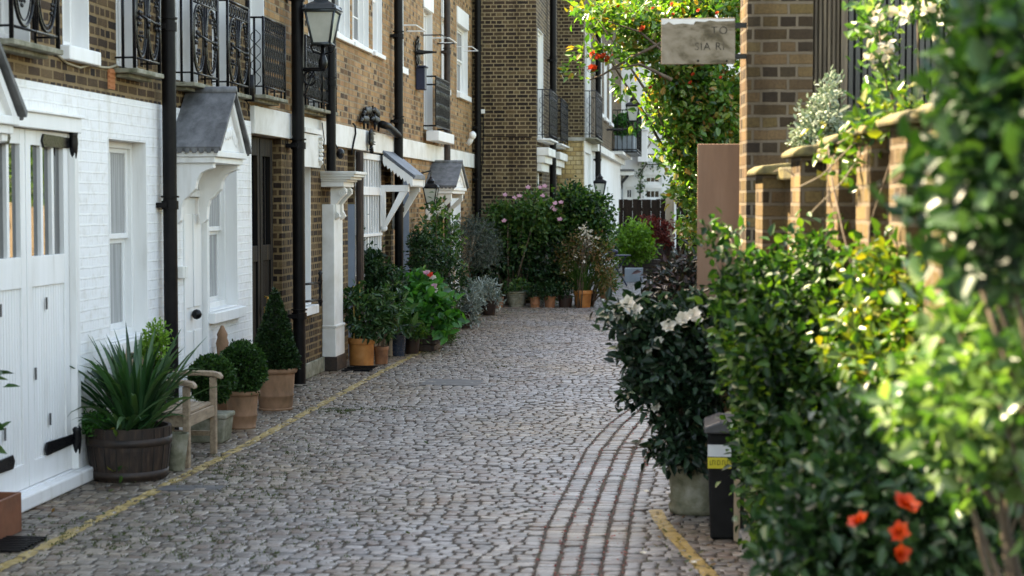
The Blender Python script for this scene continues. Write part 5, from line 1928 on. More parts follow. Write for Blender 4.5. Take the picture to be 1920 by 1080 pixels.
# feathery tuft at the kerb line
c = spot(832, 645, .1)
t = thing('herb_tuft', 'feathery green herb growing from the paving edge by the hydrangea', 'plant', c)
foliage('foliage', 'grass', t, [((c.x, c.y, .15), (.17, .15, .17), 190), ((c.x - .05, c.y, .32), (.12, .1, .16), 60)], .05, .008, 8, .03, seed=43)
# silver shrubs
for k, (px, py, lab, bls, sd) in enumerate(((868, 616, 'large silver leaved shrub in a dark pot beside the road', ((858, 570, 26, 32, 70), (885, 560, 24, 30, 60), (875, 590, 20, 20, 40)), 51), (915, 592, 'smaller silver leaved shrub farther along the pots', ((912, 545, 18, 24, 50), (900, 560, 18, 20, 36), (925, 555, 12, 16, 22)), 52))):
    t, c = potted(lab, px, py, .16, .12, .26, 'dark_pot', 'plain', group='silver leaved shrubs')
    s_ = sc(py)
    bl = [(tuple(FY(a, b_, c.y)), (rx / s_, .22, rz / s_), n) for a, b_, rx, rz, n in bls]
    foliage('foliage', 'silver', t, bl, .075, .022, 9, .04, seed=sd, up=.5)
    stems('stem', 'palebark', t, (c.x, c.y, .24), bl, 12, .010, .004, sd, .06)
# rose on stakes
c = Vector((XW + .32, yw(808, XW + .3), 0))
t = thing('climbing_rose', 'tall loose rose climbing two pale stakes under the lantern', 'climber', c)
bl = [(tuple(FY(px, py, c.y)), (rx / 117, .2, rz / 117), n) for px, py, rx, rz, n in ((812, 480, 34, 44, 70), (838, 460, 24, 52, 60), (808, 420, 14, 34, 22), (822, 395, 14, 16, 12), (800, 470, 24, 30, 30))]
foliage('foliage', 'rose', t, bl, .075, .042, 7, .05, seed=55)
stems('stem', 'bark', t, (c.x, c.y, 0), bl, 10, .014, .005, 11)
for px in (820, 851):
    k = MB(); a = FY(px, 545, c.y - .05); a.z = 0
    k.tube([a, Vector((a.x, a.y, 1.0 if px > 830 else 1.5))], .022, 6); k.build('stake', M['palewood'], t)
# dark shrub behind
c = Vector((XW + .45, yw(795, XW + .45) - .4, 0))
t = thing('low_shrub', 'dense dark shrub filling the wall foot behind hydrangea and rose', 'shrub', c)
bl = [(tuple(FY(px, py, c.y)), (rx / 122, .25, rz / 122), n) for px, py, rx, rz, n in ((800, 500, 30, 50, 120), (845, 520, 26, 40, 100), (790, 460, 20, 30, 50))]
foliage('foliage', 'deep', t, bl, .06, .03, 9, .05, seed=56); stems('stem', 'bark', t, (c.x, c.y, 0), bl, 8, .014, .004, 12)
# olive
c = spot(868, 566, .12); c = Vector((on(868, 560, 0, -3.65).x, on(868, 560, 0, -3.65).y, 0))
t = thing('olive_tree', 'grey-green olive standard with slim pale trunk beside the rose', 'tree', c)
pot(t, c, .2, .15, .35, 'dark_pot', 'plain')
top = FY(890, 450, c.y)
k = MB(); k.tube([c + Vector((0, 0, .3)), FY(872, 520, c.y), FY(880, 480, c.y), FY(890, 440, c.y)], .035, 8, r2=.015)
for (px, py) in ((860, 430), (910, 425), (925, 460), (850, 460), (893, 415)): k.tube([FY(878, 482, c.y), FY((px + 880) / 2, (py + 470) / 2, c.y + .05), FY(px, py, c.y)], .014, 5, r2=.004)
k.build('trunk', M['palebark'], t, smooth=True)
bl = [(tuple(FY(px, py, c.y)), (rx / 110, .4, rz / 110), n) for px, py, rx, rz, n in ((890, 460, 44, 42, 200), (868, 440, 26, 22, 60), (915, 480, 22, 28, 60), (895, 425, 26, 16, 40))]
foliage('crown', 'olive', t, bl, .055, .011, 11, .06, seed=57)

# row of pots before the projecting end wall
GR_ = 'pots in a row before the dark brick end wall'
row = [(934, 577, .11, .09, .2, 'terra_d', 'rim', 'small plain terracotta pot at the left end of the row', 'deep', .12, .08, 16),
       (968, 576, .19, .14, .29, 'mossy', 'basket', 'carved stone basket pot with low green tuft', 'rose', .18, .14, 40),
       (1003, 577, .105, .085, .2, 'terra_d', 'roll', 'small decorated terracotta pot right of the stone basket', 'deep', .16, .12, 34),
       (1031, 577, .115, .09, .21, 'terra_d', 'plain', 'mossy brown pot in the middle of the row', 'deep', .17, .13, 34),
       (1060, 577, .14, .12, .22, 'dark_pot', 'plain', 'dark pot almost lost in leaves left of the big orange pot', 'deep', .2, .13, 34),
       (1093, 577, .185, .135, .32, 'terra_o', 'rim', 'large orange terracotta pot with tall grassy leaves', None, 0, 0, 0),
       (1135, 562, .12, .1, .22, 'terra_d', 'plain', 'brown pot half hidden under ferny green at the corner', 'fern', .22, .2, 60)]
for (px, py, rt, rb, h, pm_, stl, lab, lf, r, rz, n) in row:
    t, c = potted(lab, px, py, rt, rb, h, pm_, stl, group=GR_)
    if lf:
        foliage('foliage', lf, t, [((c.x, c.y, h + rz * .7), (r, r, rz), n)], .06, .03, 8, .03, seed=px)
    else:
        blades('foliage', 'grass', t, c + Vector((0, 0, h * .85)), 130, .75, .016, .8, .5, 61, .12)
    
# stake, obelisk
a, e = FY(975, 525, 33.4), FY(999, 470, 33.4)
a = G(968, 568)
k = MB(); k.tube([a + Vector((.03, .25, .25)), FY(999, 468, a.y + .3)], .012, 6)
setp(k.build('bamboo_cane', M['cane']), 'thin bamboo cane leaning out of the stone basket pot', 'cane')
k = MB()
y0 = 33.55
for (px0, px1) in ((1008, 1013), (1016, 1030)):
    p0, p1 = FY(px0, 560, y0), FY(px1 if px0 < 1010 else 1016, 465, y0)
a0, a1 = FY(1012, 572, y0), FY(1014, 420, y0)
k.box(a0.x - .09, a0.x + .09, y0 - .05, y0 + .05, 0, a1.z)
ok = k.build('post', M['chalk'], None, bevel=.01)
setp(ok, 'white painted post with peeling paint amid the dark shrubs', 'post'); ok.name = 'white_post'
k = MB(); k.prism([FY(1014, 470, y0 - .2), FY(1022, 466, y0 - .2), FY(1034, 500, y0 - .2), FY(1026, 506, y0 - .2)], (0, .04, 0))
setp(k.build('white_board', M['chalk']), 'short white board leaning on the white post among dark shrubs', 'board')
# big shrubs
def bigshrub(label, mat, base, spec, L, W, seed, name='garden_shrub', per=9, sm='bark', group='tall shrubs before the dark brick end wall', dy=.4):
    t = thing(name, label, 'shrub', base, group)
    s_ = ppm(base[1])
    bl = [(tuple(FY(px, py, base[1] + d_)), (rx / s_, dy, rz / s_), n) for px, py, rx, rz, n, d_ in spec]
    foliage('foliage', mat, t, bl, L, W, per, .07, seed=seed, inner=.3)
    stems('stem', sm, t, base, bl, 16, .02, .005, seed, .12)
    return t, bl
b0 = G(965, 566); b0 = Vector((b0.x, 33.3, 0))
t, bl = bigshrub('rose-flowered shrub covering the left foot of the dark end wall', 'rose', b0, ((955, 410, 46, 34, 130, 0), (1005, 395, 36, 30, 100, -.2), (1030, 415, 34, 34, 90, 0), (940, 440, 34, 30, 70, .2), (985, 440, 50, 40, 120, 0)), .085, .05, 62)
rr = random.Random(8)
for k, (px, py) in enumerate(((990, 352), (975, 368), (947, 366), (1013, 352), (1018, 368), (1041, 382), (1052, 380), (1040, 394), (1050, 412), (1035, 390), (945, 415), (965, 372), (1022, 350))):
    flower_object('flower', 'petalp', t, FY(px, py, b0.y - .5 + rr.uniform(-.1, .1)), .06, 5, 1, k)
b1 = Vector((FY(975, 500, 33.2).x, 33.25, 0))
bigshrub('very dark shrub under the rose-flowered one, behind the pots', 'deep', b1, ((960, 480, 40, 50, 150, .2), (1000, 490, 40, 50, 150, .2), (1050, 480, 40, 55, 150, .2), (920, 500, 30, 40, 80, .3), (1040, 535, 30, 24, 60, 0)), .085, .045, 63)
b2 = Vector((FY(1090, 500, 33.4).x, 33.4, 0))
bigshrub('tall dark-topped shrub reaching over the right corner of the wall', 'hedge', b2, ((1085, 385, 38, 34, 140, 0), (1115, 400, 34, 34, 120, 0), (1070, 375, 26, 22, 60, 0), (1125, 430, 22, 34, 70, 0), (1080, 440, 40, 40, 120, 0)), .085, .045, 64)
b3 = Vector((FY(1100, 500, 33.0).x, 33.0, 0))
bigshrub('russet-tipped shrub with pale sprays above the big orange pot', 'mixed', b3, ((1100, 465, 34, 32, 120, 0), (1125, 490, 24, 34, 70, 0), (1070, 490, 26, 40, 70, 0), (1130, 520, 22, 26, 60, -.2)), .07, .03, 65)
t = children  # keep name free
cw = Vector((FY(1096, 440, 34.0).x, 32.6, 0))
t = thing('white_flowered_shrub', 'pale flowering sprays glowing among the russet shrub', 'shrub', cw)
foliage('blossom', 'petalw', t, [(tuple(FY(px, py, 32.7)), (rx / 100, .15, rz / 100), n) for px, py, rx, rz, n in ((1097, 440, 10, 18, 18), (1110, 460, 12, 14, 12), (1085, 478, 16, 14, 8), (1062, 500, 10, 10, 4))], .042, .035, 5, .05, seed=66)
stems('stem', 'bark', t, cw, [(tuple(FY(1097, 445, 32.7)), (.15, .1, .2), 1)], 7, .012, .004, 66)

# table, cube planter, lime shrub, red maple
yT = 40.5
p = G(1158, 536)
t = thing('bistro_table', 'small blue metal bistro table on thin crossed legs beyond the pots', 'table', (p.x, p.y, 0))
k = MB(); k.lathe([(.30, .70), (.31, .705), (.31, .725), (.30, .73)], (p.x, p.y, 0), 24); k.build('table_top', M['table'], t)
for s in (-1, 1):
    for d in (-.14, .14):
        k = MB(); k.tube([(p.x + s * .22, p.y + d, 0), (p.x, p.y + d, .36), (p.x - s * .20, p.y + d, .70)], .012, 6); k.build('leg', M['table'], t)
k = MB(); q = Vector((p.x - .12, p.y, .731))
k.lathe([(.09, 0), (.12, .03), (.13, .08), (.1, .12), (.02, .13)], q, 14)
setp(k.build('bowl', M['table'], smooth=True), 'dark blue covered bowl standing on the bistro table', 'bowl')
p = G(1188, 529)
k = MB()
for (a0, a1, b0_, b1_) in ((-.22, .22, 0, .02), (-.22, .22, .40, .42), (-.22, -.2, .02, .40), (.2, .22, .02, .40)): k.box(p.x + a0, p.x + a1, p.y + b0_, p.y + b1_, 0, .34)
k.box(p.x - .2, p.x + .2, p.y + .02, p.y + .40, .01, .29)
setp(k.build('cube_planter', M['greybox'], bevel=.012), 'blue-grey zinc cube planter on the paving by the lime shrub', 'planter')
p = G(1190, 524) + Vector((.15, 2.2, 0)); p.z = 0
t = thing('potted_shrub', 'fresh lime-green shrub in a timber trough beyond the table', 'potted plant', p)
k = MB()
for i in range(4): k.box(p.x - .55, p.x + .45, p.y - .2, p.y + .25, .003 + i * .11, .108 + i * .11)
k.build('trough', M['barrel'], t, bevel=.01)
s_ = ppm(p.y)
bl = [(tuple(FY(px, py, p.y)), (rx / s_, .45, rz / s_), n) for px, py, rx, rz, n in ((1185, 455, 36, 32, 160), (1205, 470, 22, 34, 90), (1165, 470, 22, 28, 70), (1195, 430, 24, 16, 40))]
foliage('foliage', 'lime', t, bl, .10, .05, 8, .08, seed=67); stems('stem', 'bark', t, p + Vector((0, 0, .35)), bl, 10, .016, .005, 13)
p = G(1243, 503); p.z = 0
t = thing('potted_maple', 'dark red maple in a black pot before the pale fence post', 'potted plant', p)
pot(t, p, .30, .24, .75, 'dark_pot', 'plain')
s_ = ppm(p.y)
bl = [(tuple(FY(px, py, p.y)), (rx / s_, .3, rz / s_), n) for px, py, rx, rz, n in ((1238, 430, 20, 16, 50), (1232, 455, 20, 14, 40), (1245, 460, 14, 12, 30), (1215, 418, 14, 10, 20))]
foliage('foliage', 'red', t, bl, .12, .045, 8, .07, seed=68, droop=.4); stems('stem', 'bark', t, p + Vector((0, 0, .6)), bl, 7, .02, .006, 14)

# covers and grates in the road
def cover(label, pts, mat='cover', ribs=0):
    P = [G(*q) for q in pts]
    zt = float(np.mean([ground_z(q.x + dx, q.y + dy) for q in P for dx in (-.05, 0, .05) for dy in (-.05, 0, .05)])) + .007
    t = MB(); t.prism([(q.x, q.y, -.02) for q in P], (0, 0, zt + .02))
    if ribs:
        x0, x1 = min(q.x for q in P), max(q.x for q in P)
        y0_, y1_ = min(q.y for q in P), max(q.y for q in P)
        for k in range(ribs):
            y = y0_ + (y1_ - y0_) * (k + .5) / ribs
            t.box(x0 + .02, x1 - .02, y - .012, y + .008, zt, zt + .012)
    return setp(t.build('drain_cover', M[mat], bevel=.003), label, 'drain cover', 'iron covers set in the road')
cover('grey rectangular inspection cover in the middle of the road', [(786, 722), (896, 724), (908, 713), (806, 711)], 'cover')
cover('dark narrow cover crossed by the yellow line near the barrel', [(292, 920), (412, 919), (422, 911), (312, 911)], 'cover')
cover('ribbed iron drain grate beside the rust-brown planter', [(-40, 1037), (52, 1034), (86, 1010), (-10, 1010)], 'pipe', 9)
cover('small dark grate before the large orange pot', [(640, 697), (697, 696), (705, 687), (655, 687)], 'pipe', 4)

# moss, grass tufts and petals in the joints
rng = np.random.default_rng(77)
pts = []
def scatter(px, py, sx, sy, n):
    for _ in range(int(n * .8)):
        q = G(px + rng.normal() * sx, max(560, py + rng.normal() * sy))
        pts.append((q.x, q.y))
for s_ in ((640, 771, 16, 3, 90), (700, 768, 60, 2.5, 70), (560, 850, 50, 22, 120), (460, 920, 70, 30, 170), (120, 1010, 60, 25, 120), (300, 985, 70, 30, 160), (430, 880, 30, 12, 80), (840, 645, 10, 4, 60), (855, 632, 10, 3, 50), (930, 684, 20, 6, 40), (640, 960, 90, 40, 120), (400, 1030, 120, 25, 140), (900, 598, 20, 6, 60), (960, 585, 60, 3, 80), (800, 660, 16, 6, 60)):
    scatter(*s_)
P, D, N, Ls = [], [], [], []
for (x, y) in pts:
    z = ground_z(x, y)
    tries = 0
    while z > -.004 and tries < 8:
        x += rng.normal() * .02; y += rng.normal() * .02; z = ground_z(x, y); tries += 1
    for _ in range(6):
        P.append((x + rng.normal() * .016, y + rng.normal() * .016, z + .002)); D.append((rng.normal() * .6, rng.normal() * .6, .9)); N.append((rng.normal(), rng.normal(), .3)); Ls.append(rng.uniform(.008, .026))
V, Q = leaves(np.array(P), np.array(D), np.array(N), np.array(Ls), np.array(Ls) * .28)
setp(np_mesh('joint_grass', V, Q, LF['moss']), 'moss and grass tufts growing in the joints of the setts', 'grass', kind='stuff')
P, D, N, Ls = [], [], [], []
for k in range(900):
    y = 9.0 + 8 * rng.random() ** 1.2
    j = rng.integers(0, 5)
    xa, xb = interp(l1, y), interp(l5, y)
    x = xa + (xb - xa) * j / 4 + rng.normal() * (.012 if rng.random() < .8 else .08)
    P.append((x, y, ground_z(x, y) + .004)); D.append((rng.normal(), rng.normal(), .1)); N.append((rng.normal() * .3, rng.normal() * .3, 1)); Ls.append(rng.uniform(.008, .022))
V, Q = leaves(np.array(P), np.array(D), np.array(N), np.array(Ls), np.array(Ls) * .7)
setp(np_mesh('fallen_petals', V, Q, LF['petald']), 'small dark red petals caught in the gutter joints', 'petals', kind='stuff')

# ------------------------------------------------------------------ right side: pillar, sign, wall, screen
YP = 10.7
pL, pR = FY(1394, 300, YP), FY(1518, 300, YP)
PA = R(4.5)                                    # the pillar is turned a little towards the lane
pc = Vector(((pL.x + pR.x) / 2, YP + .18, 0))
t = thing('brick_pillar', 'tall stock brick gate pillar with sunlit edge carrying the old sign', 'pillar', pc)
def rot(o, c, a): return lambda p: (c.x + (p[0]) * math.cos(a) - (p[1]) * math.sin(a), c.y + p[0] * math.sin(a) + p[1] * math.cos(a), p[2])
hw = (pR.x - pL.x) / 2
k = MB(rot(None, pc, PA)); k.box(-hw, hw, -.2, .2, 0, 4.6); k.build('shaft', M['brickp'], t, bevel=.006)
k = MB(rot(None, pc, PA)); k.box(-hw - .05, hw + .05, -.25, .25, 4.6, 4.72); k.build('cap_stone', M['coping'], t, bevel=.01)

# hanging sign board
a, b = FY(1240, 35, YP), FY(1378, 120, YP)
t = thing('hanging_sign', 'weathered board sign with almost vanished letters fixed to the brick pillar', 'sign', ((a.x + b.x) / 2, YP, b.z))
k = MB()
k.box(a.x, b.x, YP - .015, YP + .015, b.z, a.z)
k.build('board', M['sign'], t, bevel=.003)
top = [(1240, 35.5), (1378, 35.5), (1377, 39), (1343, 40), (1330, 38), (1322, 41), (1304, 40), (1300, 46), (1280, 44), (1262, 46), (1254, 41), (1246, 46), (1240.5, 46)]
k = MB(); k.prism([FY(x, y, YP - .0165) for x, y in top], (0, .0012, 0)); k.build('peeling_strip', M['chalk'], t)
for (x, y) in ((1309, 114), (1363, 114)):
    q = FY(x, y, YP - .018); k = MB(); k.blob(q, (.008, .006, .007), 1, 0, 1); k.build('screw', M['iron'], t)
def text(s, px, py, hpx, mat, Y, name='lettering', parent=None, spacing=1.0):
    cu = bpy.data.curves.new('lettering', 'FONT'); cu.body = s; cu.size = 1; cu.extrude = .004; cu.space_character = spacing
    tmp = bpy.data.objects.new('tmp_text', cu); COL.objects.link(tmp)
    bpy.context.view_layer.update()
    me = bpy.data.meshes.new_from_object(tmp.evaluated_get(bpy.context.evaluated_depsgraph_get()))
    bpy.data.objects.remove(tmp)
    q = FY(px, py, Y)
    s_ = hpx / ppm(Y) / .70
    o0 = base_of(parent) if parent else Vector((0, 0, 0))
    for v in me.vertices: v.co = Vector((q.x + v.co.x * s_, Y - v.co.z * .3, q.z + v.co.y * s_)) - o0
    me.materials.clear(); me.materials.append(mat)
    o = bpy.data.objects.new(name, me); COL.objects.link(o); o.parent = parent
    return o
text('TO', 1333, 64, 14, M['faded'], YP - .0155, parent=t, spacing=1.25)
text('SIA RI', 1302, 94, 14, M['faded'], YP - .0155, parent=t, spacing=1.12)
k = MB(); q = FY(1384, 60, YP); k.box(b.x, q.x + .06, YP - .01, YP + .02, a.z - .06, a.z - .03); k.build('bracket', M['iron'], t); k = MB(); k.box(b.x, q.x + .06, YP - .01, YP + .02, b.z + .03, b.z + .06); k.build('bracket', M['iron'], t)

# tall plain panel standing behind the pillar
YB = 11.35
a, b = FY(1308, 270, YB), FY(1400, 270, YB)
t = thing('gate_panel', 'tall plain brown boarded panel standing against the brick pillar', 'panel', ((a.x + b.x) / 2, YB, 0))
k = MB(); k.box(a.x, b.x, YB, YB + .05, .05, a.z); k.build('board', M['panel'], t, bevel=.004)
k = MB(); k.box(a.x + .02, a.x + .09, YB + .051, YB + .11, 0, a.z - .05); k.box(b.x - .09, b.x - .02, YB + .051, YB + .11, 0, a.z - .05); k.build('rear_post', M['fence'], t)

# stepped wall running from the pillar towards the viewer
t = thing('boundary_wall', 'old brick boundary wall with buttress piers and lichened coping', 'wall', (.7, 8.4, 0))
steps = [(1430, 9.75, 328, .22), (1500, 8.95, 294, .22), (1572, 8.2, 272, .20), (1632, 7.5, 252, .20), (1700, 6.8, 232, .2), (1775, 6.1, 214, .2), (1860, 5.4, 190, .2)]
WA = R(-9)
prev = None
cop = MB()
for i, (px, Y, pyt, w) in enumerate(steps):
    q = FY(px, pyt, Y)
    T_ = rot(None, Vector((q.x, Y, 0)), R(4.5))
    k = MB(T_); k.box(.0, w, .0, .34, 0, q.z - .002); k.build('pier', M['brickp'], t, bevel=.005)
    cop.T = T_
    cop.prism([(-.045, -.05, q.z), (w + .05, -.05, q.z), (w + .05, -.05, q.z + .04), (w * .6, -.05, q.z + .065), (.0, -.05, q.z + .052), (-.045, -.05, q.z + .025)], (0, .45, 0))
    if prev is not None:
        (p2, Y2, w2) = prev
        k = MB(); n1_ = Vector((q.x + .12, Y + .3, 0)); n2_ = Vector((p2.x + .12, Y2 + .0, 0))
        k.prism([n1_, n2_, n2_ + Vector((.2, 0, 0)), n1_ + Vector((.2, 0, 0))], (0, 0, min(q.z, p2.z) - .03)); k.build('wall', M['brickp'], t)
        cop.T = None
        zt = min(q.z, p2.z) - .03
        n1c, n2c = Vector((q.x + .07, Y + .36, zt)), Vector((p2.x + .07, Y2 - .02, zt))
        cop.prism([n1c, n2c, n2c + Vector((.3, 0, 0)), n1c + Vector((.3, 0, 0))], (0, 0, .07))
    prev = (q, Y, w)
cop.build('coping', M['coping'], t, bevel=.012)

# slatted screen behind that wall
YS = 10.95
xa, xm, xb = FY(1517, 100, YS).x, FY(1576, 100, YS).x, 2.3
t = thing('slatted_screen', 'tall battened timber screen, brown part then black, above the boundary wall', 'screen', ((xa + xb) / 2, YS, 0))
k = MB()
n = 7
for i in range(n):
    x = xa + (xm - xa) * i / n
    k.box(x + .004, x + (xm - xa) / n - .007, YS, YS + .03, 1.2, 4.6)
k.box(xa, xm, YS + .031, YS + .06, 1.2, 4.6)
k.build('brown_battens', M['ribbed'], t, bevel=.003)
k = MB(); k.box(xm + .001, xm + .04, YS - .03, YS + .08, 1.2, 4.6); k.build('post', M['ribbed'], t)
k = MB()
x = xm + .05
rr = random.Random(2)
while x < xb:
    w = .026
    k.box(x, x + w, YS, YS + .03, 1.2, 4.6)
    x += w + rr.uniform(.008, .016)
k.build('black_battens', M['blackslat'], t)
k = MB(); k.box(xm + .041, xb, YS + .045, YS + .08, 1.2, 4.6); k.build('backing', M['dark'], t)  # dark sheet added so gaps read black instead of bright sky
k = MB(); k.box(xa, xb, YS - .05, YS - .001, 2.28, 2.36); k.build('bottom_rail', M['blackslat'], t)

# ------------------------------------------------------------------ right side: pots and bin
c = spot(1290, 968, .17) + Vector((.05, 0, 0))
t = thing('potted_camellia', 'white flowered camellia in a pale stone pot at the road edge', 'potted plant', c)
k = MB(); k.lathe([(.165, 0), (.175, .04), (.16, .07), (.175, .10), (.16, .12), (.19, .33), (.205, .35), (.21, .39), (.18, .39), (.175, .36)], c, 28); k.build('pot', M['mossy'], t, smooth=True)
MB().lathe([(.178, .35), (.01, .36)], c, 16).build('soil', M['soil'], t)
s_ = ppm(c.y)
spec = ((1270, 640, 88, 70, 190, 0), (1225, 655, 62, 60, 100, -.1), (1190, 600, 36, 34, 34, -.15), (1290, 720, 78, 60, 130, 0), (1235, 720, 60, 45, 80, -.1), (1285, 780, 60, 44, 80, 0), (1340, 660, 60, 80, 130, .05), (1150, 590, 22, 24, 12, -.2), (1310, 745, 40, 50, 56, .05), (1195, 735, 26, 22, 18, -.1), (1270, 840, 50, 30, 60, -.12), (1290, 850, 36, 26, 30, -.1))
bl = [(tuple(FY(px, py, c.y + d)), (rx / s_, .26, rz / s_), n) for px, py, rx, rz, n, d in spec]
foliage('foliage', 'camellia', t, bl, .066, .034, 7, .035, seed=81, droop=.25, inner=.3)
stems('stem', 'bark', t, c + Vector((0, 0, .4)), bl, 26, .014, .004, 15, .04)
for k, (px, py) in enumerate(((1178, 570), (1160, 588), (1190, 582), (1150, 600), (1255, 612), (1280, 600), (1300, 592), (1235, 640), (1215, 655), (1345, 625), (1230, 765), (1310, 600))):
    flower_object('flower', 'petalw', t, FY(px, py, c.y - .30), .058 if k < 7 else .036, 7, 3, 200 + k, (-.2, -.7, .5), .45)

# bin
q = G(1372, 1012)
t = thing('wheeled_bin', 'black bin with grey lid and yellow sticker, half covered by leaves', 'bin', (q.x, q.y + .25, 0))
a, b = FY(1326, 900, q.y), FY(1420, 900, q.y)
zt = FY(1340, 812, q.y).z
k = MB(); k.prism([(a.x + .02, q.y, .0), (b.x, q.y, .0), (b.x, q.y, zt), (a.x, q.y - .03, zt), ], (0, .36, 0)); k.build('body', M['bin'], t, bevel=.015)
k = MB(); k.prism([(a.x - .02, q.y - .06, zt + .002), (b.x + .02, q.y - .06, zt + .002), (b.x + .02, q.y - .06, zt + .045), (a.x + .07, q.y - .06, zt + .075), (a.x - .02, q.y - .06, zt + .04)], (0, .46, 0)); k.build('lid', M['binlid'], t, bevel=.012)
st = MB(); p0, p1 = FY(1327, 858, q.y - .04), FY(1371, 879, q.y - .04)
st.box(p0.x, p1.x, q.y - .036, q.y - .032, p1.z, p0.z); so_ = st.build('yellow_label', M['sticker'], t)
st = MB(); p0, p1 = FY(1327, 834, q.y - .04), FY(1371, 857, q.y - .04)
st.box(p0.x, p1.x, q.y - .036, q.y - .032, p1.z, p0.z); st.build('white_label', M['wsticker'], t)
st = MB()
rr = random.Random(4)
for k in range(8):
    u = 1331 + k * 4.6
    p0, p1 = FY(u, 863, q.y - .037), FY(u + 3.2, 872, q.y - .037)
    st.box(p0.x, p0.x + .003, q.y - .0375, q.y - .0365, p1.z, p0.z)
    if k % 2: st.box(p0.x, p1.x, q.y - .0375, q.y - .0365, p0.z - .004, p0.z)
    if k % 3 == 0: st.box(p0.x, p1.x, q.y - .0375, q.y - .0365, p1.z, p1.z + .004)
st.build('label_print', M['bin'], so_)

# slatted planter and low wall pieces under the big shrub
q = G(1378, 1022)
t = thing('slatted_planter', 'pinkish slatted timber planter below the large dark shrub', 'planter', (q.x + .25, q.y, 0))
k = MB()
xs = [FY(px, 1000, q.y).x for px in (1376, 1395, 1414, 1433, 1452, 1471, 1490)]
for x in xs: k.box(x, x + .035, q.y, q.y + .03, .02, FY(1380, 900, q.y).z)
k.build('slats', M['palewood'], t, bevel=.004)
k = MB(); k.box(xs[0], xs[-1] + .04, q.y + .031, q.y + .35, .02, FY(1380, 905, q.y).z); k.build('box', M['dark'], t)

# ------------------------------------------------------------------ right side: large plants
def plant(name, label, mat, Y, spec, L, W, seed, base=None, per=8, cl=.05, dep=.35, group=None, sm='bark', nst=18, cat='shrub', r0=.016, **kw):
    s_ = ppm(Y)
    bl = [(tuple(FY(px, py, Y + d)), (rx / s_, dep, rz / s_), n) for px, py, rx, rz, n, d in spec]
    if base is None: base = (bl[0][0][0] + .1, Y + .1, 0)
    t = thing(name, label, cat, base, group)
    foliage('foliage', mat, t, bl, L, W, per, cl, seed=seed, inner=.3, **kw)
    stems('stem', sm, t, base, bl, nst, r0, .004, seed, .08)
    return t, bl

plant('bronze_shrub', 'dark bronze leaved shrub beyond the camellia, before the brown panel', 'purple', 14.0,
      ((1275, 530, 40, 36, 120, 0), (1255, 560, 40, 26, 80, -.2), (1300, 560, 24, 50, 90, .1), (1290, 505, 24, 20, 40, 0), (1290, 620, 50, 60, 120, 0)), .07, .028, 91, base=(-.05, 14.2, 0))
plant('garden_shrub', 'large dense dark shrub in front of the pillar and boundary wall', 'hedge', 8.0,
      ((1490, 580, 110, 80, 300, .3), (1440, 650, 76, 90, 260, .1), (1560, 620, 120, 110, 330, .3), (1505, 740, 105, 110, 350, 0), (1418, 800, 36, 60, 46, 1.6), (1428, 880, 40, 70, 56, 1.6), (1440, 980, 34, 50, 26, 1.4), (1600, 740, 130, 120, 360, .1), (1500, 850, 80, 90, 250, 0), (1540, 880, 130, 110, 330, -.1), (1400, 560, 60, 60, 90, .5), (1350, 450, 30, 16, 12, .6), (1640, 900, 120, 130, 260, -.1), (1525, 1000, 80, 90, 180, -.1), (1430, 520, 60, 40, 50, .4), (1560, 480, 80, 40, 60, .3)),
      .048, .027, 92, base=(.75, 8.3, 0), nst=40, group='large shrubs on the right', dep=.42, per=10)
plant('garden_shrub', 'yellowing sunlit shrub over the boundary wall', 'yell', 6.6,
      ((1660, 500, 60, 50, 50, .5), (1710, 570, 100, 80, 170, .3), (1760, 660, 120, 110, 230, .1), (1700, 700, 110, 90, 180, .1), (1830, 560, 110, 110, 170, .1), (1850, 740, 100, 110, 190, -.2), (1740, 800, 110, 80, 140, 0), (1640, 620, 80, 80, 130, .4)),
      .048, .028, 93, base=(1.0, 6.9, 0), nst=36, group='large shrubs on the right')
t, bl = plant('garden_shrub', 'dark low shrub with four bright orange flowers', 'deep', 5.2,
      ((1560, 1010, 120, 110, 190, .2), (1680, 960, 140, 130, 260, .1), (1800, 960, 140, 130, 260, 0), (1640, 860, 120, 90, 170, .3), (1780, 860, 130, 100, 170, .2), (1900, 900, 90, 130, 140, 0), (1535, 1070, 50, 50, 50, .3)),
      .05, .025, 94, base=(.75, 5.4, 0), nst=30, group='large shrubs on the right')
for k, (px, py) in enumerate(((1612, 982), (1697, 948), (1686, 1000), (1684, 1040))):
    flower_object('flower', 'petalo', t, FY(px, py, 4.85), (.040, .046, .034, .038)[k], (6, 7, 6, 5)[k], 3, 300 + k, ((-.5, -.3, .8), (.4, -.5, .9), (-.1, -.9, .5), (.5, -.7, .3))[k], (.8, .55, .7, 1.0)[k])
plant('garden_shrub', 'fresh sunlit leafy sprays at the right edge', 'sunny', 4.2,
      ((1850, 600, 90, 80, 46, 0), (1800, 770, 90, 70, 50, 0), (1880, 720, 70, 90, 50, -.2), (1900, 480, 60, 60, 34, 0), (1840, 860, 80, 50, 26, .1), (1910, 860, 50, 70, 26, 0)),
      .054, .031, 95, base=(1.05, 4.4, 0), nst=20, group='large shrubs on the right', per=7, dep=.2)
plant('overhanging_climber', 'deep green climber hanging down from the upper right corner', 'deep', 3.6,
      ((1910, 110, 60, 100, 90, 0), (1895, 250, 60, 90, 90, 0), (1920, 330, 66, 110, 110, -.1), (1840, 130, 22, 50, 10, .3), (1930, 40, 70, 60, 70, .1), (1950, 200, 60, 150, 110, -.1), (1840, 330, 46, 50, 40, .2), (1875, 420, 60, 50, 50, 0), (1765, 390, 34, 34, 14, .5)),
      .054, .033, 96, base=(1.05, 3.9, 0), nst=24, cat='climber', dep=.25)
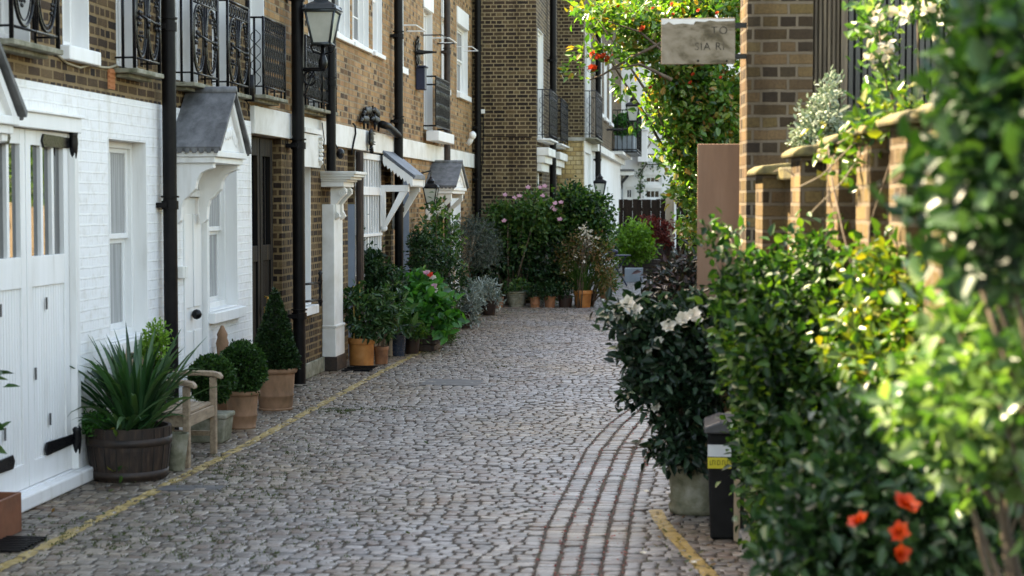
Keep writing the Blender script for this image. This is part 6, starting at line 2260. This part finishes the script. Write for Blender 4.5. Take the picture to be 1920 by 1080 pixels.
t, bl = plant('flowering_climber', 'pale speckled climber trailing down the black battens', 'sunny', 8.6,
      ((1642, 40, 14, 50, 16, 0), (1655, 130, 14, 50, 12, 0), (1650, 190, 8, 24, 4, 0), (1745, 12, 60, 20, 30, 0), (1825, 26, 60, 26, 34, 0), (1800, 80, 26, 30, 10, 0), (1860, 90, 40, 40, 20, 0)),
      .06, .036, 97, base=(1.3, 9.1, 0), nst=10, cat='climber', dep=.12, r0=.008)
foliage('blossom', 'petalw', t, [(tuple(FY(px, py, 8.45)), (rx / 383, .1, rz / 383), n) for px, py, rx, rz, n in ((1645, 70, 12, 50, 6), (1720, 16, 50, 16, 10), (1790, 40, 40, 26, 8), (1840, 30, 50, 30, 10), (1650, 120, 12, 30, 5), (1850, 100, 30, 30, 6))], .045, .03, 3, .02, seed=98)
plant('wall_shrub', 'pale green feathery shrub growing on the wall beside the pillar', 'whitish', 9.9,
      ((1535, 240, 38, 46, 210, 0), (1520, 270, 30, 26, 110, 0), (1548, 200, 22, 40, 80, 0), (1560, 160, 8, 20, 14, 0), (1555, 265, 24, 24, 80, 0)),
      .028, .013, 99, base=(.75, 10.0, 2.0), nst=14, per=9, cl=.025, dep=.14, r0=.006)
t, bl = plant('wall_creeper', 'yellowing creeper tangled along the lichened coping', 'yell', 7.6,
      ((1650, 245, 44, 18, 26, 0), (1710, 222, 44, 18, 26, -.3), (1610, 300, 14, 26, 7, .2), (1710, 300, 26, 34, 12, 0), (1560, 282, 24, 8, 5, .6)),
      .05, .028, 101, base=(.8, 7.6, 1.5), nst=6, cat='climber', dep=.12, r0=.006)
k = MB()
for (pts) in ([(1500, 350), (1540, 330), (1600, 270), (1680, 230)], [(1560, 390), (1550, 330), (1565, 290)], [(1520, 400), (1580, 340), (1640, 250)], [(1570, 270), (1620, 240), (1720, 205)], [(1490, 330), (1470, 315), (1450, 322)]):
    k.tube([FY(x, y, 7.55) for x, y in pts], .0035, 5, r2=.002)
k.build('tendril', M['palebark'], t, smooth=True)

# tall climbing shrub with orange tips over the lane side wall
YC = 15.5
cs = ppm(YC)
spec = []
rr = random.Random(5)
for (px, py, rx, rz, n, d) in ((1335, 200, 66, 70, 320, 0), (1335, 300, 56, 60, 230, 0), (1300, 130, 56, 70, 220, 0), (1250, 200, 40, 44, 70, -.1), (1255, 60, 80, 56, 250, 0), (1190, 36, 66, 32, 120, -.3), (1115, 22, 46, 20, 28, -.5), (1330, 40, 80, 70, 220, 0), (1285, 245, 38, 50, 90, 0), (1250, 170, 30, 40, 44, 0), (1300, 350, 34, 40, 80, 0), (1285, 300, 36, 40, 70, 0), (1200, 90, 40, 28, 26, -.2), (1280, -60, 140, 90, 220, .3), (1380, 120, 60, 160, 200, .3), (1298, 425, 16, 50, 34, .3), (1240, 120, 26, 34, 26, 0)):
    spec.append((px, py, rx, rz, n, d))
t, bl = plant('climbing_shrub', 'tall sunlit climber with orange tips spilling over the lane beside the sign', 'autumn', YC, spec, .062, .036, 102,
              base=(.75, 15.8, 0), nst=32, per=8, cl=.05, dep=.42, cat='climber', r0=.03)
k = MB()
for pts in ([(1300, 60), (1240, 80), (1180, 110), (1130, 140), (1105, 150)], [(1260, 150), (1200, 120), (1150, 130)], [(1320, 120), (1260, 110), (1200, 60), (1140, 40)]):
    k.tube([FY(x, y, YC - .6) for x, y in pts], .018, 6, r2=.005)
k.build('branch', M['bark'], t, smooth=True)
foliage('leaves', 'autumn', t, [(tuple(FY(px, py, YC - .6)), (rx / cs, .06, rz / cs), n) for px, py, rx, rz, n in ((1100, 100, 30, 12, 10), (1150, 110, 30, 20, 16), (1080, 130, 22, 12, 7), (1170, 160, 20, 20, 10))], .06, .034, 5, .03, seed=103)
rr = random.Random(9)
for k, (px, py) in enumerate(((1112, 102), (1122, 108), (1132, 106), (1110, 127), (1116, 130), (1140, 112), (1150, 108), (1205, 55), (1260, 8), (1225, 15), (1350, 38), (1300, 140), (1240, 143), (1352, 146), (1295, 155), (1220, 165), (1345, 25), (1262, 28), (1160, 12), (1310, 20))):
    flower_object('flower', 'petalo', t, FY(px, py, YC - .62 if k < 8 else YC - .45), .042 if k < 8 else .024, 6, 2, 400 + k, (-.5, -.6, .5), .6)

# lane-side wall and trees beyond it
t = thing('garden_wall', 'long brick garden wall on the right behind the brown panel', 'wall', (1.2, 26, 0))
k = MB(); k.box(1.12, 1.4, 11.8, 53.4, 0, 1.75); k.build('wall', M['brickp'], t)
k = MB(); k.box(1.08, 1.44, 11.8, 53.4, 1.751, 1.83); k.build('coping', M['coping'], t, bevel=.01)
for i, (x, y, h, lab) in enumerate(((3.6, 17.5, 5.2, 'leafy garden tree behind the right wall, nearest the screen'), (4.4, 24, 6.0, 'taller garden tree behind the right wall'), (3.8, 33, 5.6, 'farther garden tree beyond the timber fence'), (3.2, 44, 5.6, 'last garden tree before the white end house'))):
    t = thing('garden_tree', lab, 'tree', (x, y, 0), 'trees behind the right wall')
    k = MB(); k.tube([(x, y, 0), (x + .1, y, h * .3), (x - .1, y, h * .6), (x, y, h * .85)], .14, 8, r2=.03)
    for j in range(7):
        a = j * .9; k.tube([(x, y, h * (.3 + .06 * j)), (x + math.cos(a) * .7, y + math.sin(a) * .7, h * (.45 + .06 * j)), (x + math.cos(a) * 1.3, y + math.sin(a) * 1.3, h * (.55 + .05 * j))], .05, 5, r2=.01)
    k.build('trunk', M['bark'], t, smooth=True)
    foliage('crown', ('rose', 'hedge', 'lime', 'rose')[i], t, [((x, y, h * .7), (1.6, 1.7, h * .33), 420), ((x - .6, y - .6, h * .52), (1.0, 1.0, h * .2), 160), ((x + .5, y + .7, h * .85), (1.0, 1.0, h * .2), 160), ((x - .3, y - .4, 1.9), (1.5, 2.4, 1.3), 330)], .14, .08, 8, .14, seed=110 + i)
for k, (px, py) in enumerate(((1212, 924), (1206, 1040), (1300, 1060))):
    q = G(px, py)
    o = flower_object('fallen_flower', 'petalw', None, (q.x, q.y, ground_z(q.x, q.y) + .012), .022, 6, 2, 500 + k, (0, -.2, .9), .25)
    setp(o, ('white camellia flower fallen by the gutter, beside the stone pot', 'white petals fallen between the gutter joints near the bottom edge', 'fallen pale petals beside the curved yellow line')[k], 'flower', 'fallen camellia flowers')

# dry leaves blown against the kerb and the pots
rng = np.random.default_rng(31)
P, D, N, Ls = [], [], [], []
for (px, py, sx, sy, n) in ((1250, 1010, 40, 30, 40), (1330, 1050, 30, 20, 30), (330, 930, 60, 14, 22), (860, 660, 40, 8, 16), (700, 900, 260, 120, 40), (1080, 590, 60, 5, 16), (600, 720, 30, 10, 10), (120, 960, 60, 20, 14)):
    for _ in range(n):
        q = G(px + rng.normal() * sx, max(565, py + rng.normal() * sy))
        P.append((q.x, q.y, ground_z(q.x, q.y) + .006)); D.append((rng.normal(), rng.normal(), .15)); N.append((rng.normal() * .3, rng.normal() * .3, 1)); Ls.append(rng.uniform(.015, .045))
V, Q = leaves(np.array(P), np.array(D), np.array(N), np.array(Ls), np.array(Ls) * .5, -.15)
setp(np_mesh('fallen_leaves', V, Q, LF['mixed']), 'scattered dry leaves lying on the setts', 'leaves', kind='stuff')
